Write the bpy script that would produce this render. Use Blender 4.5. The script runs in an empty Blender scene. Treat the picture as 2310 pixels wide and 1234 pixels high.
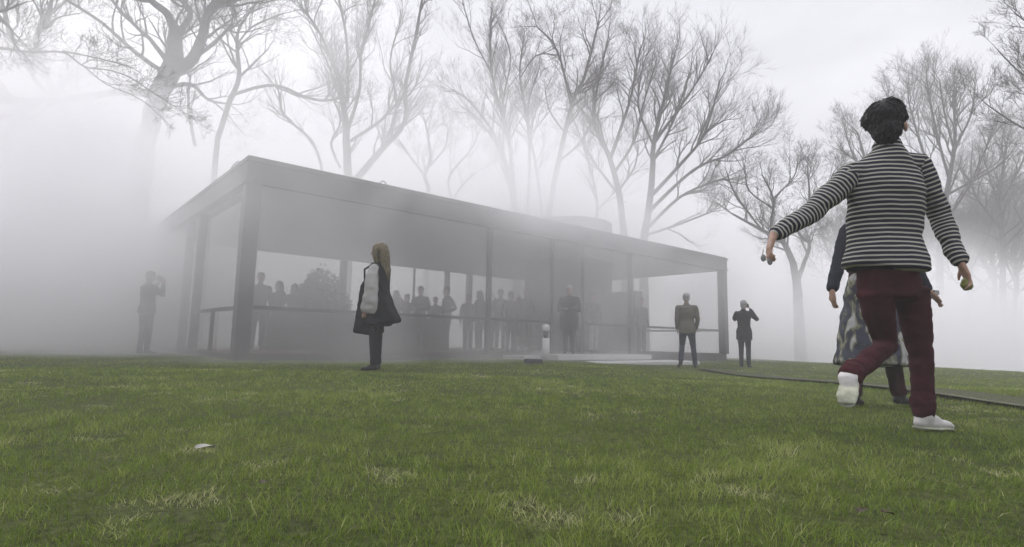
import bpy, bmesh, math, random
import numpy as np
from mathutils import Vector, Matrix, noise
random.seed(7); np.random.seed(7)
PI = math.pi
sc = bpy.context.scene
COL = sc.collection

# ------------------------------------------------------------------ camera
F_PX, CX, CY = 1279.0, 1155.0, 617.0          # measured on the 2310x1234 photograph
PITCH, ROLL, CAMZ = 0.1184, 0.0181, 0.42
_r0 = Vector((1, 0, 0)); _u0 = Vector((0, -math.sin(PITCH), math.cos(PITCH))); FWD = Vector((0, math.cos(PITCH), math.sin(PITCH)))
RGT = _r0*math.cos(ROLL) + _u0*math.sin(ROLL); UPV = -_r0*math.sin(ROLL) + _u0*math.cos(ROLL)
cd = bpy.data.cameras.new("camera"); cam = bpy.data.objects.new("camera", cd); COL.objects.link(cam)
cd.sensor_width = 36; cd.lens = 36*F_PX/2310; cd.clip_end = 2000; cd.clip_start = 0.05
m = Matrix.Identity(4)
for i in range(3):
    m[i][0] = RGT[i]; m[i][1] = UPV[i]; m[i][2] = -FWD[i]
m[2][3] = CAMZ
cam.matrix_world = m
sc.camera = cam

# ------------------------------------------------------------------ world, sun, exposure
SUN_EL, SUN_AZ = math.radians(38), math.radians(-38)
w = bpy.data.worlds.new("World"); sc.world = w; w.use_nodes = True
nt = w.node_tree; nt.nodes.clear(); N = nt.nodes.new; Lk = nt.links.new
out = N('ShaderNodeOutputWorld'); bg = N('ShaderNodeBackground'); sky = N('ShaderNodeTexSky')
sky.sky_type = 'NISHITA'; sky.sun_disc = False; sky.sun_elevation = SUN_EL; sky.sun_rotation = SUN_AZ
sky.air_density = 1.0; sky.dust_density = 3.0; sky.ozone_density = 1.0
hs = N('ShaderNodeHueSaturation'); hs.inputs['Saturation'].default_value = 0.10
cloud = N('ShaderNodeMixRGB'); cloud.blend_type = 'MIX'; cloud.inputs[0].default_value = 0.85      # the overcast sheet over the clear sky
tc = N('ShaderNodeTexCoord'); mp = N('ShaderNodeMapping'); mp.inputs['Scale'].default_value = (1.0, 1.0, 2.6)
nz = N('ShaderNodeTexNoise'); nz.inputs['Scale'].default_value = 1.7; nz.inputs['Detail'].default_value = 5; nz.inputs['Roughness'].default_value = 0.5
rp = N('ShaderNodeValToRGB'); rp.color_ramp.elements[0].position = 0.32; rp.color_ramp.elements[0].color = (6.0, 5.95, 6.55, 1)
rp.color_ramp.elements[1].position = 0.66; rp.color_ramp.elements[1].color = (9.2, 9.15, 9.85, 1)
Lk(tc.outputs['Generated'], mp.inputs[0]); Lk(mp.outputs[0], nz.inputs['Vector']); Lk(nz.outputs[0], rp.inputs[0])
Lk(sky.outputs[0], hs.inputs['Color']); Lk(hs.outputs[0], cloud.inputs[1]); Lk(rp.outputs[0], cloud.inputs[2])
sx = N('ShaderNodeSeparateXYZ'); Lk(tc.outputs['Generated'], sx.inputs[0]); zz = N('ShaderNodeMath'); zz.operation = 'MULTIPLY'; Lk(sx.outputs['Z'], zz.inputs[0]); Lk(sx.outputs['Z'], zz.inputs[1])
z4 = N('ShaderNodeMath'); z4.operation = 'MULTIPLY'; Lk(zz.outputs[0], z4.inputs[0]); Lk(zz.outputs[0], z4.inputs[1])
za = N('ShaderNodeMath'); za.operation = 'MULTIPLY_ADD'; Lk(z4.outputs[0], za.inputs[0]); za.inputs[1].default_value = 2.2; za.inputs[2].default_value = 0.88
zm = N('ShaderNodeVectorMath'); zm.operation = 'SCALE'; Lk(cloud.outputs[0], zm.inputs[0]); Lk(za.outputs[0], zm.inputs['Scale']); Lk(zm.outputs[0], bg.inputs[0]); bg.inputs[1].default_value = 0.094; Lk(bg.outputs[0], out.inputs[0])
sd = bpy.data.lights.new("sun", 'SUN'); sun = bpy.data.objects.new("sun", sd); COL.objects.link(sun)
sd.energy = 1.5; sd.angle = math.radians(30); sd.color = (1.0, 0.97, 0.93)
sdir = Vector((math.sin(SUN_AZ)*math.cos(SUN_EL), math.cos(SUN_AZ)*math.cos(SUN_EL), math.sin(SUN_EL)))
sun.rotation_euler = sdir.to_track_quat('Z', 'Y').to_euler(); sun.location = (0, 0, 20)
sc.view_settings.view_transform = 'Standard'; sc.view_settings.look = 'None'; sc.view_settings.gamma = 1; sc.view_settings.exposure = 0.40
cy = sc.cycles
cy.volume_bounces = 16; cy.max_bounces = 20; cy.transparent_max_bounces = 24; cy.diffuse_bounces = 3; cy.glossy_bounces = 2
cy.volume_step_rate = 1.5; cy.volume_max_steps = 128
cy.use_denoising = True

HAZE_DENSITY = 0.0095

# ------------------------------------------------------------------ helpers
def ray(px, py):
    return (RGT*((px-CX)/F_PX) - UPV*((py-CY)/F_PX) + FWD)
def at(px, py, Y):
    """the point at ground distance Y from the camera that shows at photo pixel px, py"""
    r = ray(px, py); return r*(Y/r.y) + Vector((0, 0, CAMZ))
def S(t):
    t = min(1.0, max(0.0, t)); return t*t*(3-2*t)
def gz(x, y):
    z = -0.13*S((x-0.5)/4.0)*S((y-4.5)/6.0) + 0.012*math.sin(x*0.9+1)*math.sin(y*0.7)
    d1 = (x-9.9)*0.928+(y-22.0)*0.371            # the lawn's far edge on the right
    d2 = y-33+0.25*x
    d = max(d1, d2)
    if d > 0: z -= min(0.04*d*d, 0.42*d-1.1) if d > 5.2 else 0.04*d*d
    return max(z, -9.0)
def link(o): COL.objects.link(o); return o
def mesh_obj(name, verts, faces, mat, parent=None, smooth=True):
    me = bpy.data.meshes.new(name); me.from_pydata([tuple(v) for v in verts], [], faces); me.update()
    if smooth: me.polygons.foreach_set('use_smooth', [True]*len(me.polygons))
    if mat: me.materials.append(mat)
    o = link(bpy.data.objects.new(name, me))
    if parent: o.parent = parent
    return o
def bm_obj(name, bm, mat, parent=None, smooth=False):
    bmesh.ops.recalc_face_normals(bm, faces=bm.faces)
    me = bpy.data.meshes.new(name); bm.to_mesh(me); bm.free()
    if smooth: me.polygons.foreach_set('use_smooth', [True]*len(me.polygons))
    me.materials.append(mat)
    o = link(bpy.data.objects.new(name, me))
    if parent: o.parent = parent
    return o
def tag(o, label=None, cat=None, group=None, kind=None):
    if label: o['label'] = label
    if cat: o['category'] = cat
    if group: o['group'] = group
    if kind: o['kind'] = kind
    return o
def thing(name, label, cat, loc=(0, 0, 0), rz=0, group=None):
    o = link(bpy.data.objects.new(name, None)); o.location = loc; o.rotation_euler = (0, 0, rz); o.empty_display_size = 0.2
    return tag(o, label, cat, group)
def mat(name, col, rough=0.8, var=0.12, scale=8.0, bump=0.0, spec=0.3, metal=0.0, detail=4, coord='Object'):
    M = bpy.data.materials.new(name); M.use_nodes = True
    t = M.node_tree; b = t.nodes['Principled BSDF']
    b.inputs['Roughness'].default_value = rough; b.inputs['Specular IOR Level'].default_value = spec; b.inputs['Metallic'].default_value = metal
    c = t.nodes.new('ShaderNodeTexCoord'); n = t.nodes.new('ShaderNodeTexNoise'); n.inputs['Scale'].default_value = scale; n.inputs['Detail'].default_value = detail
    r = t.nodes.new('ShaderNodeValToRGB'); e = r.color_ramp.elements
    e[0].position = 0.3; e[1].position = 0.7
    e[0].color = tuple(x*(1-var) for x in col)+(1,); e[1].color = tuple(min(1, x*(1+var)) for x in col)+(1,)
    t.links.new(c.outputs[coord], n.inputs['Vector']); t.links.new(n.outputs[0], r.inputs[0]); t.links.new(r.outputs[0], b.inputs['Base Color'])
    if bump:
        bp = t.nodes.new('ShaderNodeBump'); bp.inputs['Strength'].default_value = bump; bp.inputs['Distance'].default_value = 0.02
        t.links.new(n.outputs[0], bp.inputs['Height']); t.links.new(bp.outputs[0], b.inputs['Normal'])
    return M
def add_box(bm, x0, x1, y0, y1, z0, z1, bev=0.0):
    r = bmesh.ops.create_cube(bm, size=1.0)
    bmesh.ops.scale(bm, vec=(x1-x0, y1-y0, z1-z0), verts=r['verts'])
    bmesh.ops.translate(bm, vec=((x0+x1)/2, (y0+y1)/2, (z0+z1)/2), verts=r['verts'])
    if bev:
        es = list({e for v in r['verts'] for e in v.link_edges})
        bmesh.ops.bevel(bm, geom=es, offset=bev, segments=2, affect='EDGES', profile=0.5)
def box(name, x0, x1, y0, y1, z0, z1, mt, parent=None, bev=0.0):
    bm = bmesh.new(); add_box(bm, x0, x1, y0, y1, z0, z1, bev); return bm_obj(name, bm, mt, parent)

# ------------------------------------------------------------------ ground, path
def ground_material():
    M = bpy.data.materials.new("lawn_soil"); M.use_nodes = True; t = M.node_tree; b = t.nodes['Principled BSDF']; n = t.nodes.new; l = t.links.new
    b.inputs['Roughness'].default_value = 0.95; b.inputs['Specular IOR Level'].default_value = 0.1
    c = n('ShaderNodeTexCoord')
    n1 = n('ShaderNodeTexNoise'); n1.inputs['Scale'].default_value = 0.55; n1.inputs['Detail'].default_value = 6
    n2 = n('ShaderNodeTexNoise'); n2.inputs['Scale'].default_value = 34; n2.inputs['Detail'].default_value = 4
    r1 = n('ShaderNodeValToRGB'); e = r1.color_ramp.elements; e[0].position = 0.38; e[0].color = (0.045, 0.055, 0.018, 1); e[1].position = 0.68; e[1].color = (0.080, 0.092, 0.028, 1)
    r2 = n('ShaderNodeValToRGB'); e = r2.color_ramp.elements; e[0].position = 0.3; e[0].color = (0.45, 0.45, 0.45, 1); e[1].position = 0.7; e[1].color = (1.2, 1.2, 1.2, 1)
    mx = n('ShaderNodeMixRGB'); mx.blend_type = 'MULTIPLY'; mx.inputs[0].default_value = 1
    l(c.outputs['Object'], n1.inputs['Vector']); l(c.outputs['Object'], n2.inputs['Vector']); l(n1.outputs[0], r1.inputs[0]); l(n2.outputs[0], r2.inputs[0])
    l(r1.outputs[0], mx.inputs[1]); l(r2.outputs[0], mx.inputs[2]); l(mx.outputs[0], b.inputs['Base Color'])
    bp = n('ShaderNodeBump'); bp.inputs['Strength'].default_value = 0.6; bp.inputs['Distance'].default_value = 0.03; l(n2.outputs[0], bp.inputs['Height']); l(bp.outputs[0], b.inputs['Normal'])
    return M
GX = sorted(set([-190, -150, -110, -80, -60, -45]+[round(-36+i*0.75, 2) for i in range(97)]+[45, 60, 80, 110, 150, 190]))
GY = sorted(set([-60, -30, -15]+[round(-6+i*0.75, 2) for i in range(80)]+[60, 75, 95, 120, 160, 215]))
verts = [(x, y, gz(x, y)) for y in GY for x in GX]; nx = len(GX)
faces = [(j*nx+i, j*nx+i+1, (j+1)*nx+i+1, (j+1)*nx+i) for j in range(len(GY)-1) for i in range(nx-1)]
g = mesh_obj('ground', verts, faces, ground_material()); tag(g, kind='structure')

PATH = [at(1588, 826.5, 12.9), at(1600, 828, 12.6), at(1700, 838, 10.4), at(1850, 858, 8.0), at(2000, 880, 6.3), at(2160, 900, 5.2), at(2310, 917, 4.4), at(2600, 952, 3.5), at(3000, 1000, 2.7)]
PATH = [Vector((p.x, p.y, 0)) for p in PATH]
PW = [0.02, 0.20, 0.34, 0.32, 0.30, 0.29, 0.29, 0.29, 0.29]
def path_pts(n=60):
    res = []
    for k in range(n+1):
        t = k/n*(len(PATH)-1); i = min(int(t), len(PATH)-2); f = t-i
        res.append((PATH[i].lerp(PATH[i+1], f), PW[i]*(1-f)+PW[i+1]*f))
    return res
PP = path_pts()
def strip(off0, off1, zo, name, mt):
    v, f = [], []
    for k, (p, wd) in enumerate(PP):
        a = PP[max(0, k-1)][0]; b = PP[min(len(PP)-1, k+1)][0]; d = (b-a).normalized(); nn = Vector((-d.y, d.x, 0))
        for j in range(5):
            o = (off0(wd)*(1-j/4)+off1(wd)*j/4); q = p+nn*o
            v.append((q.x, q.y, gz(q.x, q.y)+zo))
    for k in range(len(PP)-1):
        for j in range(4): f.append((k*5+j, k*5+j+1, k*5+j+6, k*5+j+5))
    return mesh_obj(name, v, f, mt)
path_mat = mat('path_gravel', (0.062, 0.068, 0.036), 0.95, 0.45, 30, 0.6, 0.1)
tag(strip(lambda w_: -w_, lambda w_: w_, 0.030, 'path', path_mat), kind='structure')
stone_edge = mat('path_edge_stone', (0.10, 0.105, 0.065), 0.9, 0.25, 12, 0.3)
tag(strip(lambda w_: -w_-0.05, lambda w_: -w_-0.002, 0.042, 'path_edging', stone_edge), kind='structure')
_PA = np.array([[p.x, p.y, wd] for p, wd in PP])
def path_dist(x, y):
    d = np.full(x.shape, 99.0)
    for a, b in zip(_PA[:-1], _PA[1:]):
        vx, vy = b[0]-a[0], b[1]-a[1]; L2 = vx*vx+vy*vy
        t = np.clip(((x-a[0])*vx+(y-a[1])*vy)/L2, 0, 1)
        dd = np.hypot(x-a[0]-t*vx, y-a[1]-t*vy)-(a[2]+(b[2]-a[2])*t)
        d = np.minimum(d, dd)
    return d

# ------------------------------------------------------------------ the glass pavilion
BX, BY, BYAW, BL, BW = -4.632, 9.80, 0.7146, 16.23, 8.05
BZ = 0.12                                  # top of the plinth
steel = mat('painted_steel', (0.032, 0.032, 0.033), 0.5, 0.2, 5, 0.02, 0.4)
plaster = mat('ceiling_plaster', (0.42, 0.41, 0.40), 0.9, 0.05, 2)
rooftop = mat('roof_membrane', (0.12, 0.12, 0.12), 0.95, 0.2, 4)
def brick_mat(name, c1, c2, mo, scale, coord='Object'):
    M = bpy.data.materials.new(name); M.use_nodes = True; t = M.node_tree; b = t.nodes['Principled BSDF']
    c = t.nodes.new('ShaderNodeTexCoord'); br = t.nodes.new('ShaderNodeTexBrick'); br.inputs['Scale'].default_value = scale
    br.inputs['Color1'].default_value = c1+(1,); br.inputs['Color2'].default_value = c2+(1,); br.inputs['Mortar'].default_value = mo+(1,); br.inputs['Mortar Size'].default_value = 0.012
    b.inputs['Roughness'].default_value = 0.85
    t.links.new(c.outputs[coord], br.inputs['Vector']); t.links.new(br.outputs[0], b.inputs['Base Color']); return M
brick_floor = brick_mat('herringbone_brick', (0.12, 0.055, 0.035), (0.09, 0.04, 0.03), (0.07, 0.06, 0.05), 4)
brick_wall = brick_mat('dark_brick', (0.034, 0.026, 0.022), (0.020, 0.016, 0.014), (0.035, 0.03, 0.028), 3)
walnut = mat('walnut_veneer', (0.060, 0.045, 0.035), 0.45, 0.3, 3, 0.05)
granite = mat('pale_granite', (0.50, 0.50, 0.49), 0.75, 0.12, 20, 0.05)
def glass_mat():
    M = bpy.data.materials.new('window_glass'); M.use_nodes = True; t = M.node_tree; t.nodes.clear(); n = t.nodes.new
    o = n('ShaderNodeOutputMaterial'); mx = n('ShaderNodeMixShader'); tr = n('ShaderNodeBsdfTransparent'); gl = n('ShaderNodeBsdfGlossy'); fr = n('ShaderNodeFresnel')
    tr.inputs[0].default_value = (0.97, 0.97, 0.97, 1); gl.inputs['Roughness'].default_value = 0.03; fr.inputs[0].default_value = 1.40
    g_ = n('ShaderNodeNewGeometry'); iv = n('ShaderNodeMath'); iv.operation = 'SUBTRACT'; iv.inputs[0].default_value = 1.0; t.links.new(g_.outputs['Backfacing'], iv.inputs[1]); mu = n('ShaderNodeMath'); mu.operation = 'MULTIPLY'; t.links.new(fr.outputs[0], mu.inputs[0]); t.links.new(iv.outputs[0], mu.inputs[1])
    t.links.new(mu.outputs[0], mx.inputs[0]); t.links.new(tr.outputs[0], mx.inputs[1]); t.links.new(gl.outputs[0], mx.inputs[2]); t.links.new(mx.outputs[0], o.inputs[0]); return M
glass = glass_mat()
house = thing('glass_pavilion', 'long flat-roofed glass pavilion with dark steel posts standing in the fog', 'building', (BX, BY, 0), BYAW)
ZB, ZT = 3.10, 3.57
box('plinth', -0.06, BL+0.06, -0.06, BW+0.06, -0.25, BZ-0.02, mat('plinth_brick', (0.07, 0.065, 0.06), 0.9, 0.3, 6, 0.2), house)
box('floor', 0.0, BL, 0.0, BW, BZ-0.02, BZ, brick_floor, house)
bm = bmesh.new(); tk = 0.16
add_box(bm, -0.13, BL+0.13, -0.13, -0.13+tk, ZB, ZT); add_box(bm, -0.13, BL+0.13, BW+0.13-tk, BW+0.13, ZB, ZT)
add_box(bm, -0.13, -0.13+tk, -0.13+tk, BW+0.13-tk, ZB, ZT); add_box(bm, BL+0.13-tk, BL+0.13, -0.13+tk, BW+0.13-tk, ZB, ZT)
bm_obj('fascia', bm, steel, house)
bm = bmesh.new()
for z in (ZB-0.012, ZT-0.10):              # channel flanges standing proud of the fascia
    add_box(bm, -0.16, BL+0.16, -0.16, -0.133, z, z+0.06)
    add_box(bm, -0.16, -0.133, -0.132, BW+0.16, z, z+0.06)
bm_obj('fascia_flange', bm, steel, house)
box('ceiling', 0.035, BL-0.035, 0.035, BW-0.035, ZB+0.01, ZB+0.06, plaster, house)
box('roof', 0.035, BL-0.035, 0.035, BW-0.035, ZT-0.12, ZT-0.04, rooftop, house)
def hcol(x, y, wd, along='x'):
    bm = bmesh.new(); h = wd/2
    if along == 'x':
        add_box(bm, x-h, x+h, y-h, y-h+0.03, BZ-0.02, ZB); add_box(bm, x-h, x+h, y+h-0.03, y+h, BZ-0.02, ZB); add_box(bm, x-0.015, x+0.015, y-h+0.03, y+h-0.03, BZ-0.02, ZB)
    else:
        add_box(bm, x-h, x+h, y-h, y+h, BZ-0.02, ZB, 0.006)
    bm_obj('column', bm, steel, house)
for (a, b_) in ((0, 0), (BL, 0), (BL, BW), (0, BW)): hcol(a, b_, 0.25, 's')
for a in (BL/3, 2*BL/3):
    hcol(a, 0, 0.10, 's'); hcol(a, BW, 0.20, 's')
hcol(0, BW/2-0.55, 0.16, 's'); hcol(0, BW/2+0.55, 0.16, 's')
hcol(BL, BW/2, 0.12, 's'); hcol(BL, BW/2+1.15, 0.10, 's')
hcol(BL/2+0.12, BW, 0.07, 's'); hcol(BL*0.60, BW, 0.16, 's')
hcol(BL/2-0.60, 0, 0.06, 's'); hcol(BL/2+0.60, 0, 0.06, 's')
# chair rails and low posts
RZ = BZ+0.80
def rail(x0, x1, y0, y1): box('chair_rail', x0, x1, y0, y1, RZ-0.03, RZ+0.035, steel, house)
rail(0.13, BL/3-0.052, -0.03, 0.03); rail(BL/3+0.052, BL/2-0.632, -0.03, 0.03); rail(BL/2+0.632, 2*BL/3-0.052, -0.03, 0.03); rail(2*BL/3+0.052, BL-0.13, -0.03, 0.03)
rail(0.13, BL/3-0.102, BW-0.03, BW+0.03); rail(BL/3+0.102, BL*0.6-0.082, BW-0.03, BW+0.03); rail(2*BL/3+0.102, BL-0.13, BW-0.03, BW+0.03)
rail(-0.03, 0.03, 0.13, BW/2-0.632); rail(-0.03, 0.03, BW/2+0.632, BW-0.13); rail(BL-0.03, BL+0.03, 0.13, BW/2-0.062); rail(BL-0.03, BL+0.03, BW/2+0.062, BW-0.13)
box('low_post', -0.03, 0.03, 1.95, 2.03, BZ, RZ-0.032, steel, house)
def pane(x0, x1, y0, y1): box('glass_pane', x0, x1, y0, y1, BZ+0.01, ZB-0.005, glass, house)
e = 0.004
pane(0.13, BL/3-0.055, e+.035, 3*e+.035); pane(BL/3+0.055, BL/2-0.635, e+.035, 3*e+.035); pane(BL/2+0.635, 2*BL/3-0.055, e+.035, 3*e+.035); pane(2*BL/3+0.055, BL-0.13, e+.035, 3*e+.035)
pane(0.13, BL/3-0.105, BW-e-.045, BW-.041); pane(2*BL/3+0.105, BL-0.13, BW-e-.045, BW-.041); pane(BL/3+0.105, BL*0.6-0.085, BW-e-.045, BW-.041)
pane(0.039, 0.045, 0.13, BW/2-0.635); pane(0.039, 0.045, BW/2+0.635, BW-0.13); pane(BL-0.045, BL-0.039, 0.13, BW/2-0.065); pane(BL-0.045, BL-0.039, BW/2+0.065, BW-0.13)
# brick drum that rises through the roof
bm = bmesh.new(); r = bmesh.ops.create_cone(bm, cap_ends=True, segments=64, radius1=1.50, radius2=1.50, depth=ZT+0.90-BZ)
bmesh.ops.translate(bm, vec=(11.3, 3.0, (ZT+0.90+BZ)/2), verts=r['verts']); bm_obj('brick_drum', bm, brick_wall, house)
# pipe hoops on the roof edge
def tube_mesh(pts, rads, n=6, V=None, F=None, ref=None):
    V = [] if V is None else V; F = [] if F is None else F
    pts = [Vector(p) for p in pts]; base = len(V); K = len(pts)
    nrm = None
    for i, p in enumerate(pts):
        d = (pts[min(K-1, i+1)]-pts[max(0, i-1)]); d = d.normalized() if d.length > 1e-9 else Vector((0, 0, 1))
        if nrm is None:
            nrm = d.orthogonal().normalized()
        else:
            nrm = (nrm-d*nrm.dot(d)); nrm = nrm.normalized() if nrm.length > 1e-6 else d.orthogonal().normalized()
        b = d.cross(nrm); r_ = rads[i] if hasattr(rads, '__len__') else rads
        for k in range(n):
            a = 2*PI*k/n; V.append(p+(nrm*math.cos(a)+b*math.sin(a))*r_)
    for i in range(K-1):
        for k in range(n):
            F.append((base+i*n+k, base+i*n+(k+1) % n, base+(i+1)*n+(k+1) % n, base+(i+1)*n+k))
    F.append(tuple(base+k for k in reversed(range(n)))); F.append(tuple(base+(K-1)*n+k for k in range(n)))
    return V, F
pipe_m = mat('grey_pipe', (0.14, 0.14, 0.14), 0.5)
V, F = tube_mesh([(-0.05, 0.75, ZT-0.03), (-0.05, 0.75, ZT+0.10), (-0.05, 0.85, ZT+0.13), (-0.05, 1.15, ZT+0.12), (-0.05, 1.45, ZT+0.02), (-0.05, 1.5, ZT-0.03)], 0.012)
mesh_obj('roof_pipe', V, F, pipe_m, house)
V, F = tube_mesh([(2.45, -0.05, ZT-0.03), (2.45, -0.05, ZT+0.04), (2.52, -0.05, ZT+0.085), (2.6, -0.05, ZT+0.04), (2.6, -0.05, ZT-0.03)], 0.012)
mesh_obj('roof_pipe', V, F, pipe_m, house)

def inhouse(a, b, z=0.0):
    c, s = math.cos(BYAW), math.sin(BYAW); return Vector((BX+a*c-b*s, BY+a*s+b*c, z))
# entrance steps (two wide granite slabs)
st = thing('entrance_steps', 'two wide pale granite slabs stepping up to the pavilion door', 'steps', inhouse(BL/2+0.2, -0.08), BYAW)
box('tread', -1.6, 2.1, -0.95, -0.01, -0.02, 0.115, granite, st, 0.01)
box('tread', -1.5, 2.9, -1.95, -0.955, -0.22, -0.035, granite, st, 0.01)
box('tread', -2.5, -1.61, -0.75, -0.01, -0.05, 0.085, granite, st, 0.01)
# low interior furniture
cab = thing('kitchen_counter', 'long low walnut counter block inside the pavilion behind the rail', 'counter', inhouse(1.5, 3.3, BZ), BYAW)
box('body', 0, 4.9, 0, 0.65, 0.06, 0.86, walnut, cab, 0.004); box('counter_top', -0.02, 4.92, -0.02, 0.67, 0.862, 0.90, walnut, cab, 0.004); box('base', 0.05, 4.85, 0.05, 0.6, 0, 0.058, steel, cab)
for i in range(7): box('door', 0.02+i*0.695, 0.02+i*0.695+0.68, -0.016, -0.001, 0.08, 0.84, walnut, cab, 0.003)
cab2 = thing('storage_cabinet', 'tall dark walnut cabinet standing beyond the brick drum', 'cabinet', inhouse(14.4, 3.1, BZ), BYAW)
box('body', 0, 0.45, -0.6, 0.6, 0.1, 2.25, walnut, cab2, 0.004); box('base', 0.05, 0.40, -0.55, 0.55, 0, 0.098, steel, cab2)
for i in range(2): box('door', -0.016, -0.001, -0.59+i*0.60, -0.59+i*0.60+0.58, 0.12, 2.23, walnut, cab2, 0.003)

# low leather bench and posts near the door
leather = mat('dark_leather', (0.035, 0.033, 0.030), 0.5, 0.2, 10, 0.1)
def at_b(px, b, z):        # the spot inside the building (depth b from the front wall) that shows at photo column px
    k = (px-CX)/F_PX
    c, s = math.cos(BYAW), math.sin(BYAW); x0, y0 = BX-b*s, BY+b*c
    a = (k*y0-x0)/(c-k*s); return Vector((x0+a*c, y0+a*s, z))
p = at_b(1203, 0.9, BZ); ch = thing('armchair', 'dark rounded leather chair just inside the door beside the white post', 'chair', p, BYAW)
bm = bmesh.new(); add_box(bm, -0.36, 0.36, -0.32, 0.34, 0.14, 0.42, 0.07); bm_obj('seat', bm, leather, ch, True)
bm = bmesh.new(); add_box(bm, -0.36, 0.36, 0.22, 0.38, 0.40, 0.80, 0.09); bm_obj('backrest', bm, leather, ch, True)
for x in (-0.31, 0.31):
    for y in (-0.27, 0.3):
        bm = bmesh.new(); add_box(bm, x-0.02, x+0.02, y-0.02, y+0.02, 0, 0.15); bm_obj('leg', bm, steel, ch)
wp = at(1231, 797, 13.35); wpz = 0.055
post = thing('white_post', 'short white post with a knobbly rounded white cap beside the entrance steps', 'post', (wp.x, wp.y, 0.0))
wm = mat('white_paint', (0.52, 0.52, 0.52), 0.7, 0.1, 12, 0.1)
bm = bmesh.new(); r = bmesh.ops.create_cone(bm, cap_ends=True, segments=24, radius1=0.095, radius2=0.085, depth=0.52); bmesh.ops.translate(bm, vec=(0, 0, 0.24), verts=r['verts']); bm_obj('shaft', bm, wm, post, True)
bm = bmesh.new(); r = bmesh.ops.create_cone(bm, cap_ends=True, segments=24, radius1=0.05, radius2=0.06, depth=0.18); bmesh.ops.translate(bm, vec=(0, 0, 0.57), verts=r['verts']); bm_obj('neck', bm, steel, post, True)
bm = bmesh.new(); r = bmesh.ops.create_uvsphere(bm, u_segments=24, v_segments=14, radius=0.105); bmesh.ops.translate(bm, vec=(0, 0, 0.72), verts=r['verts'])
for v in bm.verts:
    a = math.atan2(v.co.y, v.co.x); k = 1-0.10*(0.5+0.5*math.cos(6*a))*(1 if v.co.z < 0.76 else 0.3); v.co.x *= k; v.co.y *= k
    if v.co.z < 0.68: v.co.z = 0.68-(0.68-v.co.z)*0.6
bm_obj('cap', bm, wm, post, True)
dp = at(1203, 815, 10.6); db = thing('ground_box', 'low dark equipment box lying on the grass below the white post', 'box', (dp.x, dp.y, gz(dp.x, dp.y)), 0.1)
bm = bmesh.new(); add_box(bm, -0.165, 0.165, -0.1, 0.1, 0.0, 0.075, 0.012)
bm_obj('housing', bm, steel, db); box('lid', -0.155, 0.155, -0.09, 0.09, 0.077, 0.087, steel, db, 0.003)

# big potted plant inside
def potted_plant():
    p = at_b(722, 4.6, BZ); t = thing('potted_plant', 'big leafy potted plant spreading inside the pavilion behind the counter', 'plant', p)
    bm = bmesh.new(); r = bmesh.ops.create_cone(bm, cap_ends=True, segments=24, radius1=0.25, radius2=0.34, depth=0.6); bmesh.ops.translate(bm, vec=(0, 0, 0.3), verts=r['verts']); bm_obj('pot', bm, steel, t, True)
    V, F = [], []
    rnd = random.Random(3)
    for i in range(14):
        a = rnd.uniform(0, 2*PI); R = rnd.uniform(0.2, 0.8); V, F = tube_mesh([(0, 0, 0.55), (math.cos(a)*R*0.4, math.sin(a)*R*0.4, 1.1), (math.cos(a)*R, math.sin(a)*R, rnd.uniform(1.3, 1.8))], [0.02, 0.014, 0.006], 5, V, F)
    mesh_obj('stems', V, F, walnut, t)
    V, F = [], []
    for i in range(3600):
        a = rnd.uniform(0, 2*PI); u = rnd.random()**0.5; hgt = rnd.random()
        R = 0.88*u*(1-0.35*hgt**3); z = 0.85+1.35*hgt*(1-0.55*(u**2))+.08*math.sin(a*3)
        c = Vector((math.cos(a)*R, math.sin(a)*R, z)); d = Vector((rnd.gauss(0, 1), rnd.gauss(0, 1), rnd.gauss(0, .8))).normalized(); s = d.orthogonal().normalized()
        L_ = rnd.uniform(0.06, 0.13); b0 = len(V); V += [c, c+d*L_*0.5+s*L_*0.28, c+d*L_, c+d*L_*0.5-s*L_*0.28]; F.append((b0, b0+1, b0+2, b0+3))
    mesh_obj('foliage', V, F, mat('plant_leaf', (0.045, 0.060, 0.030), 0.6, 0.3, 3), t, False)
potted_plant()

# ------------------------------------------------------------------ people
def loft(V, F, pts, side=None, n=14):
    """pts: (co, r_side, r_depth); closed loft with rounded ends along the polyline"""
    P = [Vector(p[0]) for p in pts]; R = [(p[1], p[2] if len(p) > 2 else p[1]) for p in pts]
    # rounded end caps
    d0 = (P[0]-P[1]).normalized(); d1 = (P[-1]-P[-2]).normalized()
    r0, r1 = min(R[0]), min(R[-1])
    if r0 > .075: r0 = .025
    if r1 > .075: r1 = .025
    P2 = [P[0]+d0*r0*0.75, P[0]+d0*r0*0.45]+P+[P[-1]+d1*r1*0.45, P[-1]+d1*r1*0.75]
    R2 = [(R[0][0]*0.35, R[0][1]*0.35), (R[0][0]*0.8, R[0][1]*0.8)]+R+[(R[-1][0]*0.8, R[-1][1]*0.8), (R[-1][0]*0.35, R[-1][1]*0.35)]
    base = len(V); K = len(P2); nrm = Vector(side) if side is not None else None
    for i, p_ in enumerate(P2):
        d = P2[min(K-1, i+1)]-P2[max(0, i-1)]; d.normalize()
        if nrm is None: nrm = d.orthogonal().normalized()
        q = nrm-d*nrm.dot(d); q = q.normalized() if q.length > 1e-5 else d.orthogonal().normalized()
        if side is None: nrm = q
        b = d.cross(q)
        for k in range(n):
            a = 2*PI*k/n; V.append(p_+q*math.cos(a)*R2[i][0]+b*math.sin(a)*R2[i][1])
    for i in range(K-1):
        for k in range(n): F.append((base+i*n+k, base+i*n+(k+1) % n, base+(i+1)*n+(k+1) % n, base+(i+1)*n+k))
    F.append(tuple(base+k for k in reversed(range(n)))); F.append(tuple(base+(K-1)*n+k for k in range(n)))
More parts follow.
